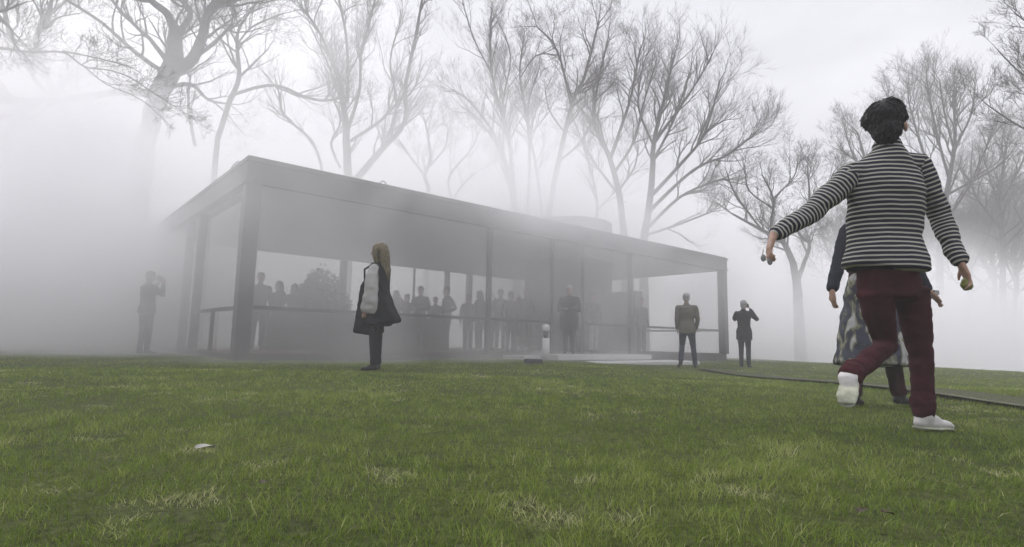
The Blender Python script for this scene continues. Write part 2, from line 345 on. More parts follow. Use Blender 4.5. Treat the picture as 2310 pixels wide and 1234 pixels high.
def ell(V, F, c, rx, ry, rz, X, Y, Z, n=16, mth=10):
    base = len(V); c = Vector(c)
    V.append(c-Z*rz)
    for j in range(1, mth):
        ph = -PI/2+PI*j/mth
        for k in range(n):
            a = 2*PI*k/n; V.append(c+X*rx*math.cos(ph)*math.cos(a)+Y*ry*math.cos(ph)*math.sin(a)+Z*rz*math.sin(ph))
    V.append(c+Z*rz); top = len(V)-1
    for k in range(n): F.append((base, base+1+(k+1) % n, base+1+k))
    for j in range(mth-2):
        for k in range(n): F.append((base+1+j*n+k, base+1+j*n+(k+1) % n, base+1+(j+1)*n+(k+1) % n, base+1+(j+1)*n+k))
    for k in range(n): F.append((base+1+(mth-2)*n+k, base+1+(mth-2)*n+(k+1) % n, top))
PENDING = []
def soft(name, V, F, mt, parent, vox, fold=0.0, fscale=9.0, post=None, smooth_it=4):
    o = mesh_obj(name, V, F, mt, parent)
    md = o.modifiers.new('r', 'REMESH'); md.mode = 'VOXEL'; md.voxel_size = vox; md.use_smooth_shade = True
    if smooth_it:
        m2 = o.modifiers.new('s', 'SMOOTH'); m2.factor = 0.5; m2.iterations = smooth_it
    PENDING.append((o, fold, fscale, post)); return o
def finalize():
    bpy.context.view_layer.update(); dg = bpy.context.evaluated_depsgraph_get(); new = []
    for o, fold, fs, post in PENDING:
        new.append(bpy.data.meshes.new_from_object(o.evaluated_get(dg)))
    for (o, fold, fs, post), me in zip(PENDING, new):
        o.modifiers.clear(); old = o.data; mats = list(old.materials); o.data = me; me.name = o.name
        if not len(me.materials):
            for mm in mats: me.materials.append(mm)
        if fold:
            n_ = len(me.vertices); co = np.empty(n_*3); me.vertices.foreach_get('co', co); co = co.reshape(-1, 3); no = np.empty(n_*3); me.vertex_normals.foreach_get('vector', no); no = no.reshape(-1, 3)
            sd_ = hash(o.name) % 50
            dsp = np.array([noise.noise(Vector((c[0]*fs*0.8+sd_, c[1]*fs*0.8, c[2]*fs*1.5)))+0.5*noise.noise(Vector((c[0]*fs*2+9, c[1]*fs*2, c[2]*fs*3.6))) for c in co])
            co += no*(dsp*fold)[:, None]; me.vertices.foreach_set('co', co.ravel())
        me.polygons.foreach_set('use_smooth', [True]*len(me.polygons))
        if post: post(o, me)
        o.data.update(); bpy.data.meshes.remove(old)
rubber_c = mat('grass_stained_rubber', (0.30, 0.31, 0.24), 0.85, 0.35, 18, 0.2)
skin = mat('skin', (0.34, 0.21, 0.155), 0.55, 0.08, 20, 0.02, 0.35)
dark_feature = mat('facial_feature', (0.05, 0.025, 0.02), 0.6)
def cloth(name, col, **k):
    kw = dict(rough=0.95, var=0.22, scale=7, bump=0.25, spec=0.12); kw.update(k); return mat(name, col, **kw)

def preset(H=1.75, stride=0.0, arms='down', lean=0.0, width=1.0):
    k = H/1.75; J = {}
    J['pelvis'] = (0, 0, .95); J['waist'] = (0, .01, 1.08); J['chest'] = (0, .0, 1.29); J['upchest'] = (0, -.01, 1.40); J['neck'] = (0, -.01, 1.47); J['head'] = (0, .03, 1.635)
    for s, n_ in ((-1, 'L'), (1, 'R')):
        J['sh'+n_] = (s*.175*width, -.01, 1.405); J['hip'+n_] = (s*.085, 0, .91)
        f = stride*(s)
        J['kn'+n_] = (s*.09, f*.5+.02, .50); J['an'+n_] = (s*.095, f-.03*abs(stride), .09+(.06 if (f < -0.05) else 0)); J['toe'+n_] = (s*.105, f+.15, .035)
        if arms == 'down': J['el'+n_] = (s*.235*width, -.04, 1.12); J['wr'+n_] = (s*.25*width, .04, .87)
        elif arms == 'pockets': J['el'+n_] = (s*.245*width, -.07, 1.12); J['wr'+n_] = (s*.20*width, .03, .90)
        elif arms == 'camera': J['el'+n_] = (s*.30, .12, 1.24); J['wr'+n_] = (s*.085, .25, 1.53)
        elif arms == 'crossed': J['el'+n_] = (s*.27, .03, 1.12); J['wr'+n_] = (-s*.06, .20, 1.15+s*.02)
        elif arms == 'hips': J['el'+n_] = (s*.40, -.08, 1.15); J['wr'+n_] = (s*.19, .06, 1.02)
        elif arms == 'phone': J['el'+n_] = (s*.22, .05, 1.14); J['wr'+n_] = (s*.05 if s > 0 else s*.2, .28 if s > 0 else .1, 1.34 if s > 0 else .92)
    for q in J: J[q] = Vector(J[q])*k
    if lean:
        for q in ('waist', 'chest', 'upchest', 'neck', 'head', 'shL', 'shR', 'elL', 'elR', 'wrL', 'wrR'): J[q].y += (J[q].z-.95*k)*lean
    return J

def hand(V, F, wr, d, nrm, thumb_side, k, curl=0.5):
    """palm with five bent fingers; d = direction of the fingers, nrm = palm normal, thumb_side = unit vector towards the thumb"""
    d = d.normalized(); t = thumb_side.normalized()
    loft(V, F, [(wr-d*.02*k, .026*k, .020*k), (wr+d*.03*k, .036*k, .017*k), (wr+d*.08*k, .040*k, .015*k)], side=t)
    base = wr+d*.09*k
    for i, (o, L_) in enumerate(((.030, .066), (.010, .075), (-.010, .070), (-.029, .055))):
        p0 = base+t*o*k; d1 = (d+nrm*curl*0.5).normalized(); d2 = (d+nrm*curl*1.6).normalized(); r_ = (.0092-.0004*i)*k
        p1 = p0+d1*L_*.45*k; p2 = p1+d2*L_*.35*k; p3 = p2+(d2+nrm*curl).normalized()*L_*.22*k
        loft(V, F, [(p0-d*.012*k, r_*1.05), (p1, r_), (p2, r_*.9), (p3, r_*.75)], n=8)
    p0 = wr+d*.035*k+t*.032*k; p1 = p0+(t*.8+d*.7+nrm*.3).normalized()*.035*k; p2 = p1+(t*.25+d+nrm*.6).normalized()*.030*k
    loft(V, F, [(p0-t*.012*k, .013*k), (p1, .0108*k), (p2, .009*k)], n=8)

def person(label, group, loc, yaw, J, H=1.75, top=None, bottom=None, shoe=None, haircol=None, hair='short', coat=0.80, vox=0.014, sleeve_mat=None,
           face=None, fwd=None, side=None, hands=True, skirt=None, top_kw=None, tm=1.0, shirt=None, top_post=None, sleeve_post=None, legw=1.0, upd=None, headside=None, hem_pts=None, hk=1.0, fold=0.006, handspec=None, name='person', bodym=None):
    k = H/1.75
    root = thing(name, label, 'person', loc, yaw, group)
    fwd = Vector(fwd or (0, 1, 0)).normalized(); up = Vector((0, 0, 1)); side = Vector(side or fwd.cross(up)).normalized()
    hf = Vector(face or fwd).normalized(); hs_ = hf.cross(up).normalized(); hu = (upd or up)
    J = {q: Vector(v) for q, v in J.items()}; kk = k*hk
    # --- body, one continuous surface
    V, F = [], []; hc = J['head']
    loft(V, F, [(J['pelvis']-up*.05*k, .115*k, .075*k), (J['pelvis'], .13*k, .080*k), (J['waist'], .115*k, .08*k), (J['chest'], .15*k, .105*k), (J['upchest'], .145*k, .085*k), (J['neck'], .06*k, .055*k)], side=side, n=18)
    loft(V, F, [(J['neck']-up*.03*kk, .056*kk, .056*kk), (hc-up*.06*kk-hf*.015*kk, .050*kk, .054*kk)], side=hs_)
    ell(V, F, hc+hu*.022*kk, .074*kk, .094*kk, .095*kk, hs_, hf, hu)
    ell(V, F, hc+hf*.020*kk-hu*.045*kk, .056*kk, .070*kk, .075*kk, hs_, hf, hu)
    loft(V, F, [(hc+hf*.088*kk+hu*.012*kk, .010*kk), (hc+hf*.104*kk-hu*.022*kk, .015*kk)], n=8)       # nose
    for s in (-1, 1): ell(V, F, hc+hs_*s*((.084 if s > 0 else .066) if hair == 'quiff' else .078)*kk-hf*.004*kk-hu*(.034 if hair == 'quiff' else .005)*kk, (.013 if hair == 'quiff' else .010)*kk, .020*kk, .032*kk, hs_, hf, hu, 10, 6)
    for s, n_ in ((-1, 'L'), (1, 'R')):
        sh, el_, wr = J['sh'+n_], J['el'+n_], J['wr'+n_]
        loft(V, F, [(sh.lerp(J['upchest'], .5), .05*k), (sh, .055*k), (sh.lerp(el_, .5), .044*k), (el_, .036*k), (el_.lerp(wr, .35), .037*k), (wr, .024*k)])
        d = (wr-el_).normalized()
        if hands:
            hd = handspec[n_] if handspec and n_ in handspec else None
            if hd: hand(V, F, wr, Vector(hd[0]), Vector(hd[1]).normalized(), Vector(hd[2]), k, hd[3])
            else:
                nn = (-side*s); nn = (nn-d*nn.dot(d)).normalized(); hand(V, F, wr, d, nn, fwd-d*fwd.dot(d), k, 0.45)
        hp, kn, an, toe = J['hip'+n_], J['kn'+n_], J['an'+n_], J['toe'+n_]
        lb_ = k*min(1, legw)*.84; loft(V, F, [(hp.lerp(kn, .10), .066*lb_), (hp.lerp(kn, .5), .066*lb_), (kn, .048*lb_), (kn.lerp(an, .35), .050*lb_), (an, .034*k)])
        if not shoe: loft(V, F, [(an-up*.02*k, .028*k), (toe, .028*k, .018*k)])
    def facepaint(o, me):
        me.materials.append(dark_feature)
        for p_ in me.polygons:
            c = p_.center-hc; a, b, z = c.dot(hs_), c.dot(hf), c.dot(hu)
            if b > .06*k and ((abs(abs(a)-.031*k) < .012*k and abs(z-.008*k) < .006*k) or (abs(a) < .023*k and abs(z+.058*k) < .0045*k)): p_.material_index = 1
    soft('body', V, F, bodym or skin, root, min(vox, .012), 0, post=facepaint, smooth_it=2)
    # --- hair
    if haircol:
        V, F = [], []
        if hair == 'short':
            ell(V, F, hc+hu*.040*kk-hf*.016*kk, .084*kk, .102*kk, .092*kk, hs_, hf, hu); ell(V, F, hc-hf*.045*kk-hu*.02*kk, .074*kk, .060*kk, .085*kk, hs_, hf, hu)
        elif hair == 'quiff':
            ell(V, F, hc+hu*.034*kk-hf*.010*kk-hs_*.006*kk, .097*kk, .108*kk, .096*kk, hs_, hf, hu, 24, 16); ell(V, F, hc-hf*.050*kk-hu*.040*kk, .072*kk, .058*kk, .085*kk, hs_, hf, hu, 22, 14)
            ell(V, F, hc+hu*.075*kk+hs_*.010*kk-hf*.01*kk, .072*kk, .090*kk, .060*kk, hs_, hf, hu, 22, 12); ell(V, F, hc-hs_*.060*kk+hu*.030*kk-hf*.02*kk, .050*kk, .070*kk, .055*kk, hs_, hf, hu, 20, 12)
        elif hair == 'cap':
            ell(V, F, hc+hu*.050*kk-hf*.01*kk, .088*kk, .106*kk, .082*kk, hs_, hf, hu); ell(V, F, hc+hu*.05*kk+hf*.12*kk, .06*kk, .06*kk, .012*kk, hs_, hf, hu)
        else:
            ell(V, F, hc+hu*.035*kk-hf*.022*kk, .090*kk, .104*kk, .098*kk, hs_, hf, hu)
            bk = hc-hf*.075*kk; L_ = .33 if hair == 'long' else .22
            loft(V, F, [(bk+hu*.02*kk, .085*kk, .06*kk), (bk-hu*.12*kk-hf*.02*kk, .088*kk, .055*kk), (bk-hu*(.12+L_*.45)*kk-hf*.04*kk, .085*kk, .048*kk), (bk-hu*(.06+L_)*kk-hf*.045*kk, .045*kk, .028*kk)], side=hs_, n=16)
            for s in (-1, 1): loft(V, F, [(hc+hs_*s*.07*kk+hu*.03*kk, .03*kk), (hc+hs_*s*.082*kk-hu*.08*kk, .028*kk), (hc+hs_*s*.075*kk-hu*.17*kk-hf*.02*kk, .02*kk)])
        def strands(o, me, n_s=1500 if hair == 'quiff' else 900, long_=hair == 'long'):
            rnd = random.Random(4); vs = [(v.co.copy(), v.normal.copy()) for v in me.vertices]; V2 = [v[0] for v in vs]; F2 = [tuple(p_.vertices) for p_ in me.polygons]
            whorl = hc+hu*.09*kk-hf*.05*kk
            for i in range(n_s):
                c, nn_ = rnd.choice(vs); fl_ = (c-whorl); fl_ = (fl_-nn_*fl_.dot(nn_)); fl_ = fl_.normalized() if fl_.length > .01 else hs_
                if long_: fl_ = (fl_*.3-hu).normalized()
                L_s = rnd.uniform(.02, .045)*(1.6 if long_ else 1); q0 = c-nn_*.003; q1 = c+fl_*L_s*.5+nn_*rnd.uniform(.001, .004); q2 = c+fl_*L_s+nn_*rnd.uniform(-.006, .004)+Vector((rnd.gauss(0, .003), rnd.gauss(0, .003), rnd.gauss(0, .003)))
                tube_mesh([q0, q1, q2], [.0036, .0028, .0008], 4, V2, F2)
            m2_ = bpy.data.meshes.new('hair'); m2_.from_pydata([tuple(v) for v in V2], [], F2); m2_.materials.append(haircol); m2_.polygons.foreach_set('use_smooth', [True]*len(m2_.polygons)); o.data = m2_
        soft('hair', V, F, haircol, root, min(vox, .011), .0035 if hair == 'quiff' else .005, 26, smooth_it=14 if hair == 'quiff' else 3, post=strands if vox <= .012 else None)
    # --- trousers / legs
    if bottom:
        V, F = [], []
        loft(V, F, [(J['pelvis']-up*.10*k, .145*k, .115*k), (J['pelvis']-up*.03*k, .160*k, .120*k), (J['pelvis']+up*.05*k, .155*k, .112*k), (J['waist']+up*.01*k, .150*k, .115*k)], side=side, n=18)
        for n_ in 'LR':
            hp, kn, an = J['hip'+n_], J['kn'+n_], J['an'+n_]; lw = legw
            loft(V, F, [(hp, .098*k*lw), (hp.lerp(kn, .5), .084*k*lw), (kn, .064*k*lw), (kn.lerp(an, .4), .061*k*lw), (kn.lerp(an, .8), .055*k*lw), (an+(kn-an)*.04, .058*k*lw)], n=16)
        soft('trousers', V, F, bottom, root, vox, fold*.55, 13)
    if skirt:
        V, F = [], []; sm, hem, rw = skirt
        P0 = J['waist']; hemc = (J['anL']+J['anR'])*.5; hemc = Vector((hemc.x*.6+J['pelvis'].x*.4, hemc.y*.6+J['pelvis'].y*.4, J['anL'].z*.0+hem))
        loft(V, F, [(P0, .13*k, .11*k), (J['pelvis'], .17*k, .14*k), (J['pelvis'].lerp(hemc, .5), rw*.80, rw*.68), (hemc, rw, rw*.85)], side=side, n=28)
        soft('skirt', V, F, sm, root, vox, .014, 6)
    # --- shoes
    if shoe:
        for n_ in 'LR':
            an, toe = J['an'+n_], J['toe'+n_]; V, F = [], []; fd = (toe-an); fl = fd.normalized(); hl = an-up*.045*k-Vector((fd.x, fd.y, 0)).normalized()*.035*k if abs(fd.z) < .12 else an-fl*.02
            sd2 = fl.cross(up).normalized() if abs(fl.z) < .9 else side
            loft(V, F, [(hl, .034*k, .028*k), (hl.lerp(toe, .5), .038*k, .028*k), (toe, .041*k, .023*k), (toe+fl*.035*k, .032*k, .017*k)], side=sd2)
            ax_ = (J['kn'+n_]-an).normalized(); loft(V, F, [(an+ax_*.012*k, .046*k), (an-ax_*.02*k, .045*k), (hl.lerp(toe, .22), .040*k, .034*k)], n=16)
            loft(V, F, [(an+fl*.03*k-ax_*.012*k, .034*k), (hl.lerp(toe, .62)+ax_*.018*k, .036*k, .024*k)], side=sd2, n=14)
            soft('shoe', V, F, shoe, root, min(vox, .01), 0)
            if vox < .01:
                nn_ = sd2.cross(fl); nn_ = -nn_ if nn_.dot(ax_) > 0 else nn_; V, F = [], []
                loft(V, F, [(hl+nn_*.026*k, .040*k, .012*k), (hl.lerp(toe, .5)+nn_*.026*k, .045*k, .012*k), (toe+nn_*.022*k, .048*k, .012*k), (toe+fl*.040*k+nn_*.016*k, .038*k, .010*k)], side=sd2)
                soft('sole', V, F, rubber_c, root, .007, 0)
    # --- top: torso piece and sleeves
    if top:
        tk_ = dict(hem=(.175, .135), waist=(.155, .125), chest=(.185, .135), up=(.175, .11)); tk_.update(top_kw or {})
        V, F = [], []; hz = J['pelvis']+(up*(coat*k-.95*k)) if coat is not None else J['pelvis']
        shm = (J['shL']+J['shR'])*.5
        def rr(a): return (tk_[a][0]*k*tm, tk_[a][1]*k*tm)
        L_ = [(hz,)+rr('hem')]
        if hem_pts: L_ = list(hem_pts)
        elif coat < .9: L_.append((J['pelvis'],)+rr('hem'))
        L_ += [(J['waist'],)+rr('waist'), (J['chest'],)+rr('chest'), (J['upchest'].lerp(shm, .5),)+rr('up'), (J['neck']-up*.03*k, .098*k, .085*k), (J['neck']+up*.015*k, .068*k, .068*k)]
        loft(V, F, L_, side=side, n=26)
        for n_ in 'LR':
            sh, el_, wr = J['sh'+n_], J['el'+n_], J['wr'+n_]
            loft(V, F, [(sh.lerp(J['upchest'], .55), .068*k), (sh, .070*k), (sh.lerp(el_, .25), .060*k)], n=14)
        soft('jacket' if coat < .95 else 'top', V, F, top, root, vox, fold, 8, post=top_post)
        for n_ in 'LR':
            sh, el_, wr = J['sh'+n_], J['el'+n_], J['wr'+n_]; V, F = [], []
            loft(V, F, [(sh, .066*k), (sh.lerp(el_, .3), .067*k), (sh.lerp(el_, .7), .060*k), (el_, .055*k), (el_.lerp(wr, .5), .049*k), (el_.lerp(wr, .93), .042*k)], n=16)
            soft('sleeve', V, F, sleeve_mat or top, root, min(vox, .013), fold, 11, post=(lambda o, me, n_=n_: sleeve_post(o, me, n_)) if sleeve_post else None, smooth_it=3)
    if shirt:
        V, F = [], []; loft(V, F, [(J['pelvis']+up*(shirt[1]-.95)*k, .180*k, .138*k), (J['pelvis']+up*(shirt[1]-.88)*k, .172*k, .13*k)], side=side, n=20); soft('shirt', V, F, shirt[0], root, vox, 0)
    return root, J

# fabrics
black_c = cloth('black_cloth', (0.016, 0.016, 0.020)); char_c = cloth('charcoal_cloth', (0.035, 0.035, 0.042)); navy_c = cloth('navy_cloth', (0.015, 0.016, 0.024))
maroon_c = cloth('maroon_twill', (0.040, 0.009, 0.013), var=0.3, scale=14); olive_c = cloth('olive_tweed', (0.115, 0.112, 0.092), var=0.25, scale=60); denim_c = cloth('dark_denim', (0.030, 0.034, 0.050))
grey_c = cloth('grey_knit', (0.36, 0.355, 0.35), scale=6, var=.1, bump=.1); pale_c = cloth('pale_cloth', (0.42, 0.41, 0.40)); brown_c = cloth('brown_cloth', (0.07, 0.052, 0.036)); greyd_c = cloth('slate_cloth', (0.075, 0.078, 0.09))
white_leather = mat('white_leather', (0.52, 0.51, 0.50), 0.6, 0.06, 20, 0.05); black_leather = mat('black_leather', (0.018, 0.016, 0.016), 0.45, 0.2, 20, 0.05)
def hairm(n, c): return mat(n, c, 0.6, 0.35, 45, 0.5, 0.3)
hair_black = hairm('black_hair', (0.010, 0.009, 0.011)); hair_blond = hairm('dark_blond_hair', (0.125, 0.105, 0.060)); hair_grey = hairm('grey_hair', (0.30, 0.30, 0.30)); hair_brown = hairm('brown_hair', (0.035, 0.024, 0.016))

def stripe_mat():
    M = bpy.data.materials.new('striped_jersey'); M.use_nodes = True; t = M.node_tree; b = t.nodes['Principled BSDF']; n = t.nodes.new; l = t.links.new
    b.inputs['Roughness'].default_value = 0.95; b.inputs['Specular IOR Level'].default_value = 0.1
    a = n('ShaderNodeAttribute'); a.attribute_name = 'stripe'
    c = n('ShaderNodeTexCoord'); nz_ = n('ShaderNodeTexNoise'); nz_.inputs['Scale'].default_value = 7; nz_.inputs['Detail'].default_value = 2; l(c.outputs['Object'], nz_.inputs['Vector'])
    sm = n('ShaderNodeMath'); sm.operation = 'MULTIPLY_ADD'; l(nz_.outputs[0], sm.inputs[0]); sm.inputs[1].default_value = 0.35; l(a.outputs['Fac'], sm.inputs[2])
    fr = n('ShaderNodeMath'); fr.operation = 'FRACT'; l(sm.outputs[0], fr.inputs[0])
    r = n('ShaderNodeValToRGB'); e = r.color_ramp.elements; e[0].position = 0.0; e[0].color = (0.020, 0.020, 0.034, 1); e[1].position = 0.56; e[1].color = (0.020, 0.020, 0.034, 1)
    for p_, col in ((0.62, (0.36, 0.355, 0.31, 1)), (0.92, (0.36, 0.355, 0.31, 1)), (0.98, (0.020, 0.020, 0.034, 1))): q = e.new(p_); q.color = col
    l(fr.outputs[0], r.inputs[0]); l(r.outputs[0], b.inputs['Base Color'])
    bp = n('ShaderNodeBump'); bp.inputs['Strength'].default_value = 0.25; bp.inputs['Distance'].default_value = 0.01; n2 = n('ShaderNodeTexNoise'); n2.inputs['Scale'].default_value = 60; l(c.outputs['Object'], n2.inputs['Vector']); l(n2.outputs[0], bp.inputs['Height']); l(bp.outputs[0], b.inputs['Normal'])
    return M

# --- the man in the striped jacket
Y0 = 2.92
hb = at(2085, 972, Y0); HB = Vector((hb.x, hb.y, gz(hb.x, hb.y)))
def hp(px, py, Y=Y0): return at(px, py, Y)-HB
J = dict(head=hp(2000, 280), neck=hp(2006, 338, 2.93), upchest=hp(2004, 372, 2.93), chest=hp(1998, 425, 2.93), waist=hp(1994, 530, 2.94), pelvis=hp(2004, 628, 2.93),
         shL=hp(1925, 392, 2.93), elL=hp(1832, 478, 2.88), wrL=hp(1745, 531, 2.80), shR=hp(2070, 372, 2.95), elR=hp(2122, 492, 2.97), wrR=hp(2166, 592, 2.86),
         hipL=hp(1972, 655, 2.90), knL=hp(1998, 782, 2.99), anL=hp(1916, 848, 2.68), toeL=hp(1912, 900, 2.60),
         hipR=hp(2055, 655, 2.96), knR=hp(2078, 805, 2.97), anR=hp(2084, 938, 2.93), toeR=hp(2132, 966, 2.98))
toe = J['toeR']; toe.z = 0.032; J['anR'].z = max(J['anR'].z, .09)
sv = (J['shR']-J['shL']); sv.z = 0; sv.normalize()
spu = (J['neck']-J['pelvis']).normalized(); tilt = (J['shR']-J['shL']).normalized()
PITCHM = 0.0240
def torso_stripe(o, me):
    n_ = len(me.vertices); co = np.empty(n_*3); me.vertices.foreach_get('co', co); co = co.reshape(-1, 3)
    upv = np.array(spu*0.92+Vector((0, 0, 1))*0.3-tilt*0.06); upv /= np.linalg.norm(upv)
    a = me.attributes.new('stripe', 'FLOAT', 'POINT'); a.data.foreach_set('value', (co@upv/PITCHM).astype(np.float32))
def arm_stripe(o, me, n_):
    sh, el_, wr = (np.array(J[q+n_]) for q in ('sh', 'el', 'wr')); N_ = len(me.vertices); co = np.empty(N_*3); me.vertices.foreach_get('co', co); co = co.reshape(-1, 3)
    d1 = (el_-sh); L1 = np.linalg.norm(d1); d1 /= L1; d2 = (wr-el_)/np.linalg.norm(wr-el_)
    t1 = (co-sh)@d1; t2 = L1+(co-el_)@d2; wgt = 1/(1+np.exp(-(t1-L1)/.02)); 
    a = me.attributes.new('stripe', 'FLOAT', 'POINT'); a.data.foreach_set('value', ((t1*(1-wgt)+t2*wgt)/PITCHM).astype(np.float32))
stripe = stripe_mat()
walkdir = Vector((0.62, 0.78, 0))
hero, _ = person('man in a black and white striped jacket and maroon trousers striding past', None, HB, 0, J, 1.72, hk=1.0, hem_pts=[(hp(1999, 608, 2.93), .224, .158), (hp(1999, 585, 2.93), .214, .148)], top=stripe, bottom=maroon_c, shoe=white_leather, haircol=hair_black, hair='quiff',
                 coat=.95, vox=.0095, face=(0.62, 0.78, 0), fwd=walkdir, side=sv, top_kw=dict(hem=(.215, .135), waist=(.190, .122), chest=(.200, .135), up=(.175, .105)),
                 top_post=torso_stripe, sleeve_post=arm_stripe, fold=.010, legw=.88,
                 handspec={'L': ((-.35, -.1, -.9), (.5, -.6, 0), (.1, .8, -.2), .8), 'R': ((.25, -.15, -.9), (-.8, -.2, -.2), (.3, .8, .1), .9)})
V, F = [], []; loft(V, F, [(hp(2002, 335, 2.93), .078, .072), (hp(2003, 326, 2.93), .070, .066)], side=sv); soft('collar', V, F, stripe, hero, .0085, 0, post=torso_stripe)
for q in ('L', 'R'):
    V, F = [], []; an = J['an'+q]; kn = J['kn'+q]; d = (an-kn).normalized(); loft(V, F, [(an-d*.085, .057), (an-d*.060, .054), (an-d*.035, .057), (an-d*.014, .051), (an, .050)])
    soft('trouser_cuff', V, F, maroon_c, hero, .0095, .010, 16)
# sunglasses with strap dangling from his hand, and a phone-sized case in the other
gl = thing('sunglasses', 'pair of sunglasses dangling from the fingers of the man in stripes', 'sunglasses', at(1735, 548, 2.77)); gr = gl.location.copy()
lens = mat('smoked_lens', (0.20, 0.20, 0.20), 0.2)
for dx, px, py in ((0, 1722, 582), (1, 1737, 590)):
    V, F = [], []; c = at(px, py, 2.77)-gr; ell(V, F, c, .013, .003, .018, Vector((.8, -.6, 0)), Vector((.6, .8, 0)), Vector((0, 0, 1)), 14, 8); mesh_obj('lens', V, F, lens, gl)
V, F = tube_mesh([at(1737, 545, 2.77)-gr, at(1741, 560, 2.77)-gr, at(1742, 578, 2.77)-gr, at(1737, 588, 2.77)-gr, at(1728, 586, 2.77)-gr, at(1720, 578, 2.77)-gr, at(1722, 562, 2.77)-gr], .003, 6); mesh_obj('frame', V, F, mat('pale_frame', (0.35, 0.35, 0.35), 0.4), gl)
cs = thing('snack_bag', 'small yellow-green bag held in the right hand of the man in stripes', 'bag', at(2181, 640, 2.85)); V, F = [], []
ell(V, F, (0, 0, 0), .030, .024, .036, Vector((1, 0, 0)), Vector((0, 1, 0)), Vector((0, 0, 1))); soft('pouch', V, F, mat('yellow_green_plastic', (0.17, 0.18, 0.045), 0.5, 0.3, 20, 0.3), cs, .006, .006, 40)
V, F = [], []; loft(V, F, [((0, 0, .03), .012, .008), ((0.003, 0, .05), .017, .005)]); soft('neck', V, F, mat('yellow_green_film', (0.2, 0.2, 0.06), 0.5), cs, .005, 0)

# --- woman in the patterned skirt, beyond him
def skirt_mat():
    M = mat('patterned_skirt', (0.045, 0.050, 0.085), 0.9, 0.3, 9, 0.2); t = M.node_tree; b = t.nodes['Principled BSDF']
    c = t.nodes.new('ShaderNodeTexCoord'); mpp = t.nodes.new('ShaderNodeMapping'); mpp.inputs['Scale'].default_value = (1, 1, .45); n = t.nodes.new('ShaderNodeTexNoise'); n.inputs['Scale'].default_value = 11; n.inputs['Detail'].default_value = 3; n.inputs['Distortion'].default_value = 1.2
    r = t.nodes.new('ShaderNodeValToRGB'); e = r.color_ramp.elements; e[0].position = .46; e[0].color = (.040, .043, .062, 1); e[1].position = .52; e[1].color = (.16, .16, .10, 1); q = e.new(.60); q.color = (.34, .34, .34, 1)
    t.links.new(c.outputs['Object'], mpp.inputs[0]); t.links.new(mpp.outputs[0], n.inputs['Vector']); t.links.new(n.outputs[0], r.inputs[0]); t.links.new(r.outputs[0], b.inputs['Base Color']); return M
Y1 = 4.15
wb = at(1985, 905, Y1); WB = Vector((wb.x, wb.y, gz(wb.x, wb.y)))
def wp_(px, py, Y=Y1): return at(px, py, Y)-WB
J2 = dict(head=wp_(1985, 440), neck=wp_(1975, 490), upchest=wp_(1972, 515), chest=wp_(1970, 548), waist=wp_(1965, 600), pelvis=wp_(1962, 640), shL=wp_(1915, 520), elL=wp_(1893, 592, 4.1), wrL=wp_(1876, 655, 4.0),
          shR=wp_(2025, 520), elR=wp_(2060, 595), wrR=wp_(2092, 655, 4.1), hipL=wp_(1940, 655), knL=wp_(1935, 780), anL=wp_(1926, 890, 4.05), toeL=wp_(1938, 915, 4.12), hipR=wp_(1985, 655), knR=wp_(2008, 785), anR=wp_(2028, 888), toeR=wp_(2050, 910, 4.2))
for q in 'LR': J2['an'+q].z = max(.09, J2['an'+q].z*0+.09); J2['toe'+q].z = .035
person('woman in a navy top and long blue patterned skirt walking beyond the striped man', None, WB, 0, J2, 1.62, top=navy_c, bottom=cloth('oxblood_boots', (0.035, 0.010, 0.012)), shoe=black_leather, haircol=hair_brown, hair='bob', coat=1.02, vox=.012,
       face=(.3, .9, 0), fwd=(.5, .85, 0), side=(1, -.1, 0), skirt=(skirt_mat(), (at(1960, 822, Y1)-WB).z, .262), handspec={'L': ((.05, -.1, -1), (.6, .3, 0), (0, 1, 0), .8), 'R': ((.5, -.2, -.6), (0, 0, -1), (0, 1, 0), .9)})
ph = thing('phone', 'small dark phone in the right hand of the skirted woman', 'phone', at(2111, 661, 4.1), 0.5)
box('case', -.035, .035, -.006, .006, -.012, .02, black_leather, ph, .003); box('screen', -.031, .031, -.0085, -.0062, -.010, .018, lens, ph)

def stand(px, Y, z=None):
    p_ = at(px, 700, Y); return Vector((p_.x, p_.y, gz(p_.x, p_.y) if z is None else z))
# --- the woman with the black bag on the lawn
loc = stand(853, 7.42); Jw = preset(1.66, stride=.03)
k_ = 1.66/1.75
Jw['elL'] = Vector((-.21, -.04, 1.08)); Jw['wrL'] = Vector((-.20, .06, .80)); Jw['elR'] = Vector((.22, .05, 1.06)); Jw['wrR'] = Vector((.13, .16, .92))
wyaw = math.radians(75)      # facing left
lady, Jl = person('woman with long fair hair and grey sleeves standing on the lawn in a black waistcoat', None, loc, wyaw, Jw, 1.66, top=black_c, bottom=black_c, shoe=black_leather, haircol=hair_blond, hk=1.08, hair='long', coat=.62, vox=.012, sleeve_mat=grey_c, tm=1.0, top_kw=dict(hem=(.215, .200), waist=(.170, .150)))
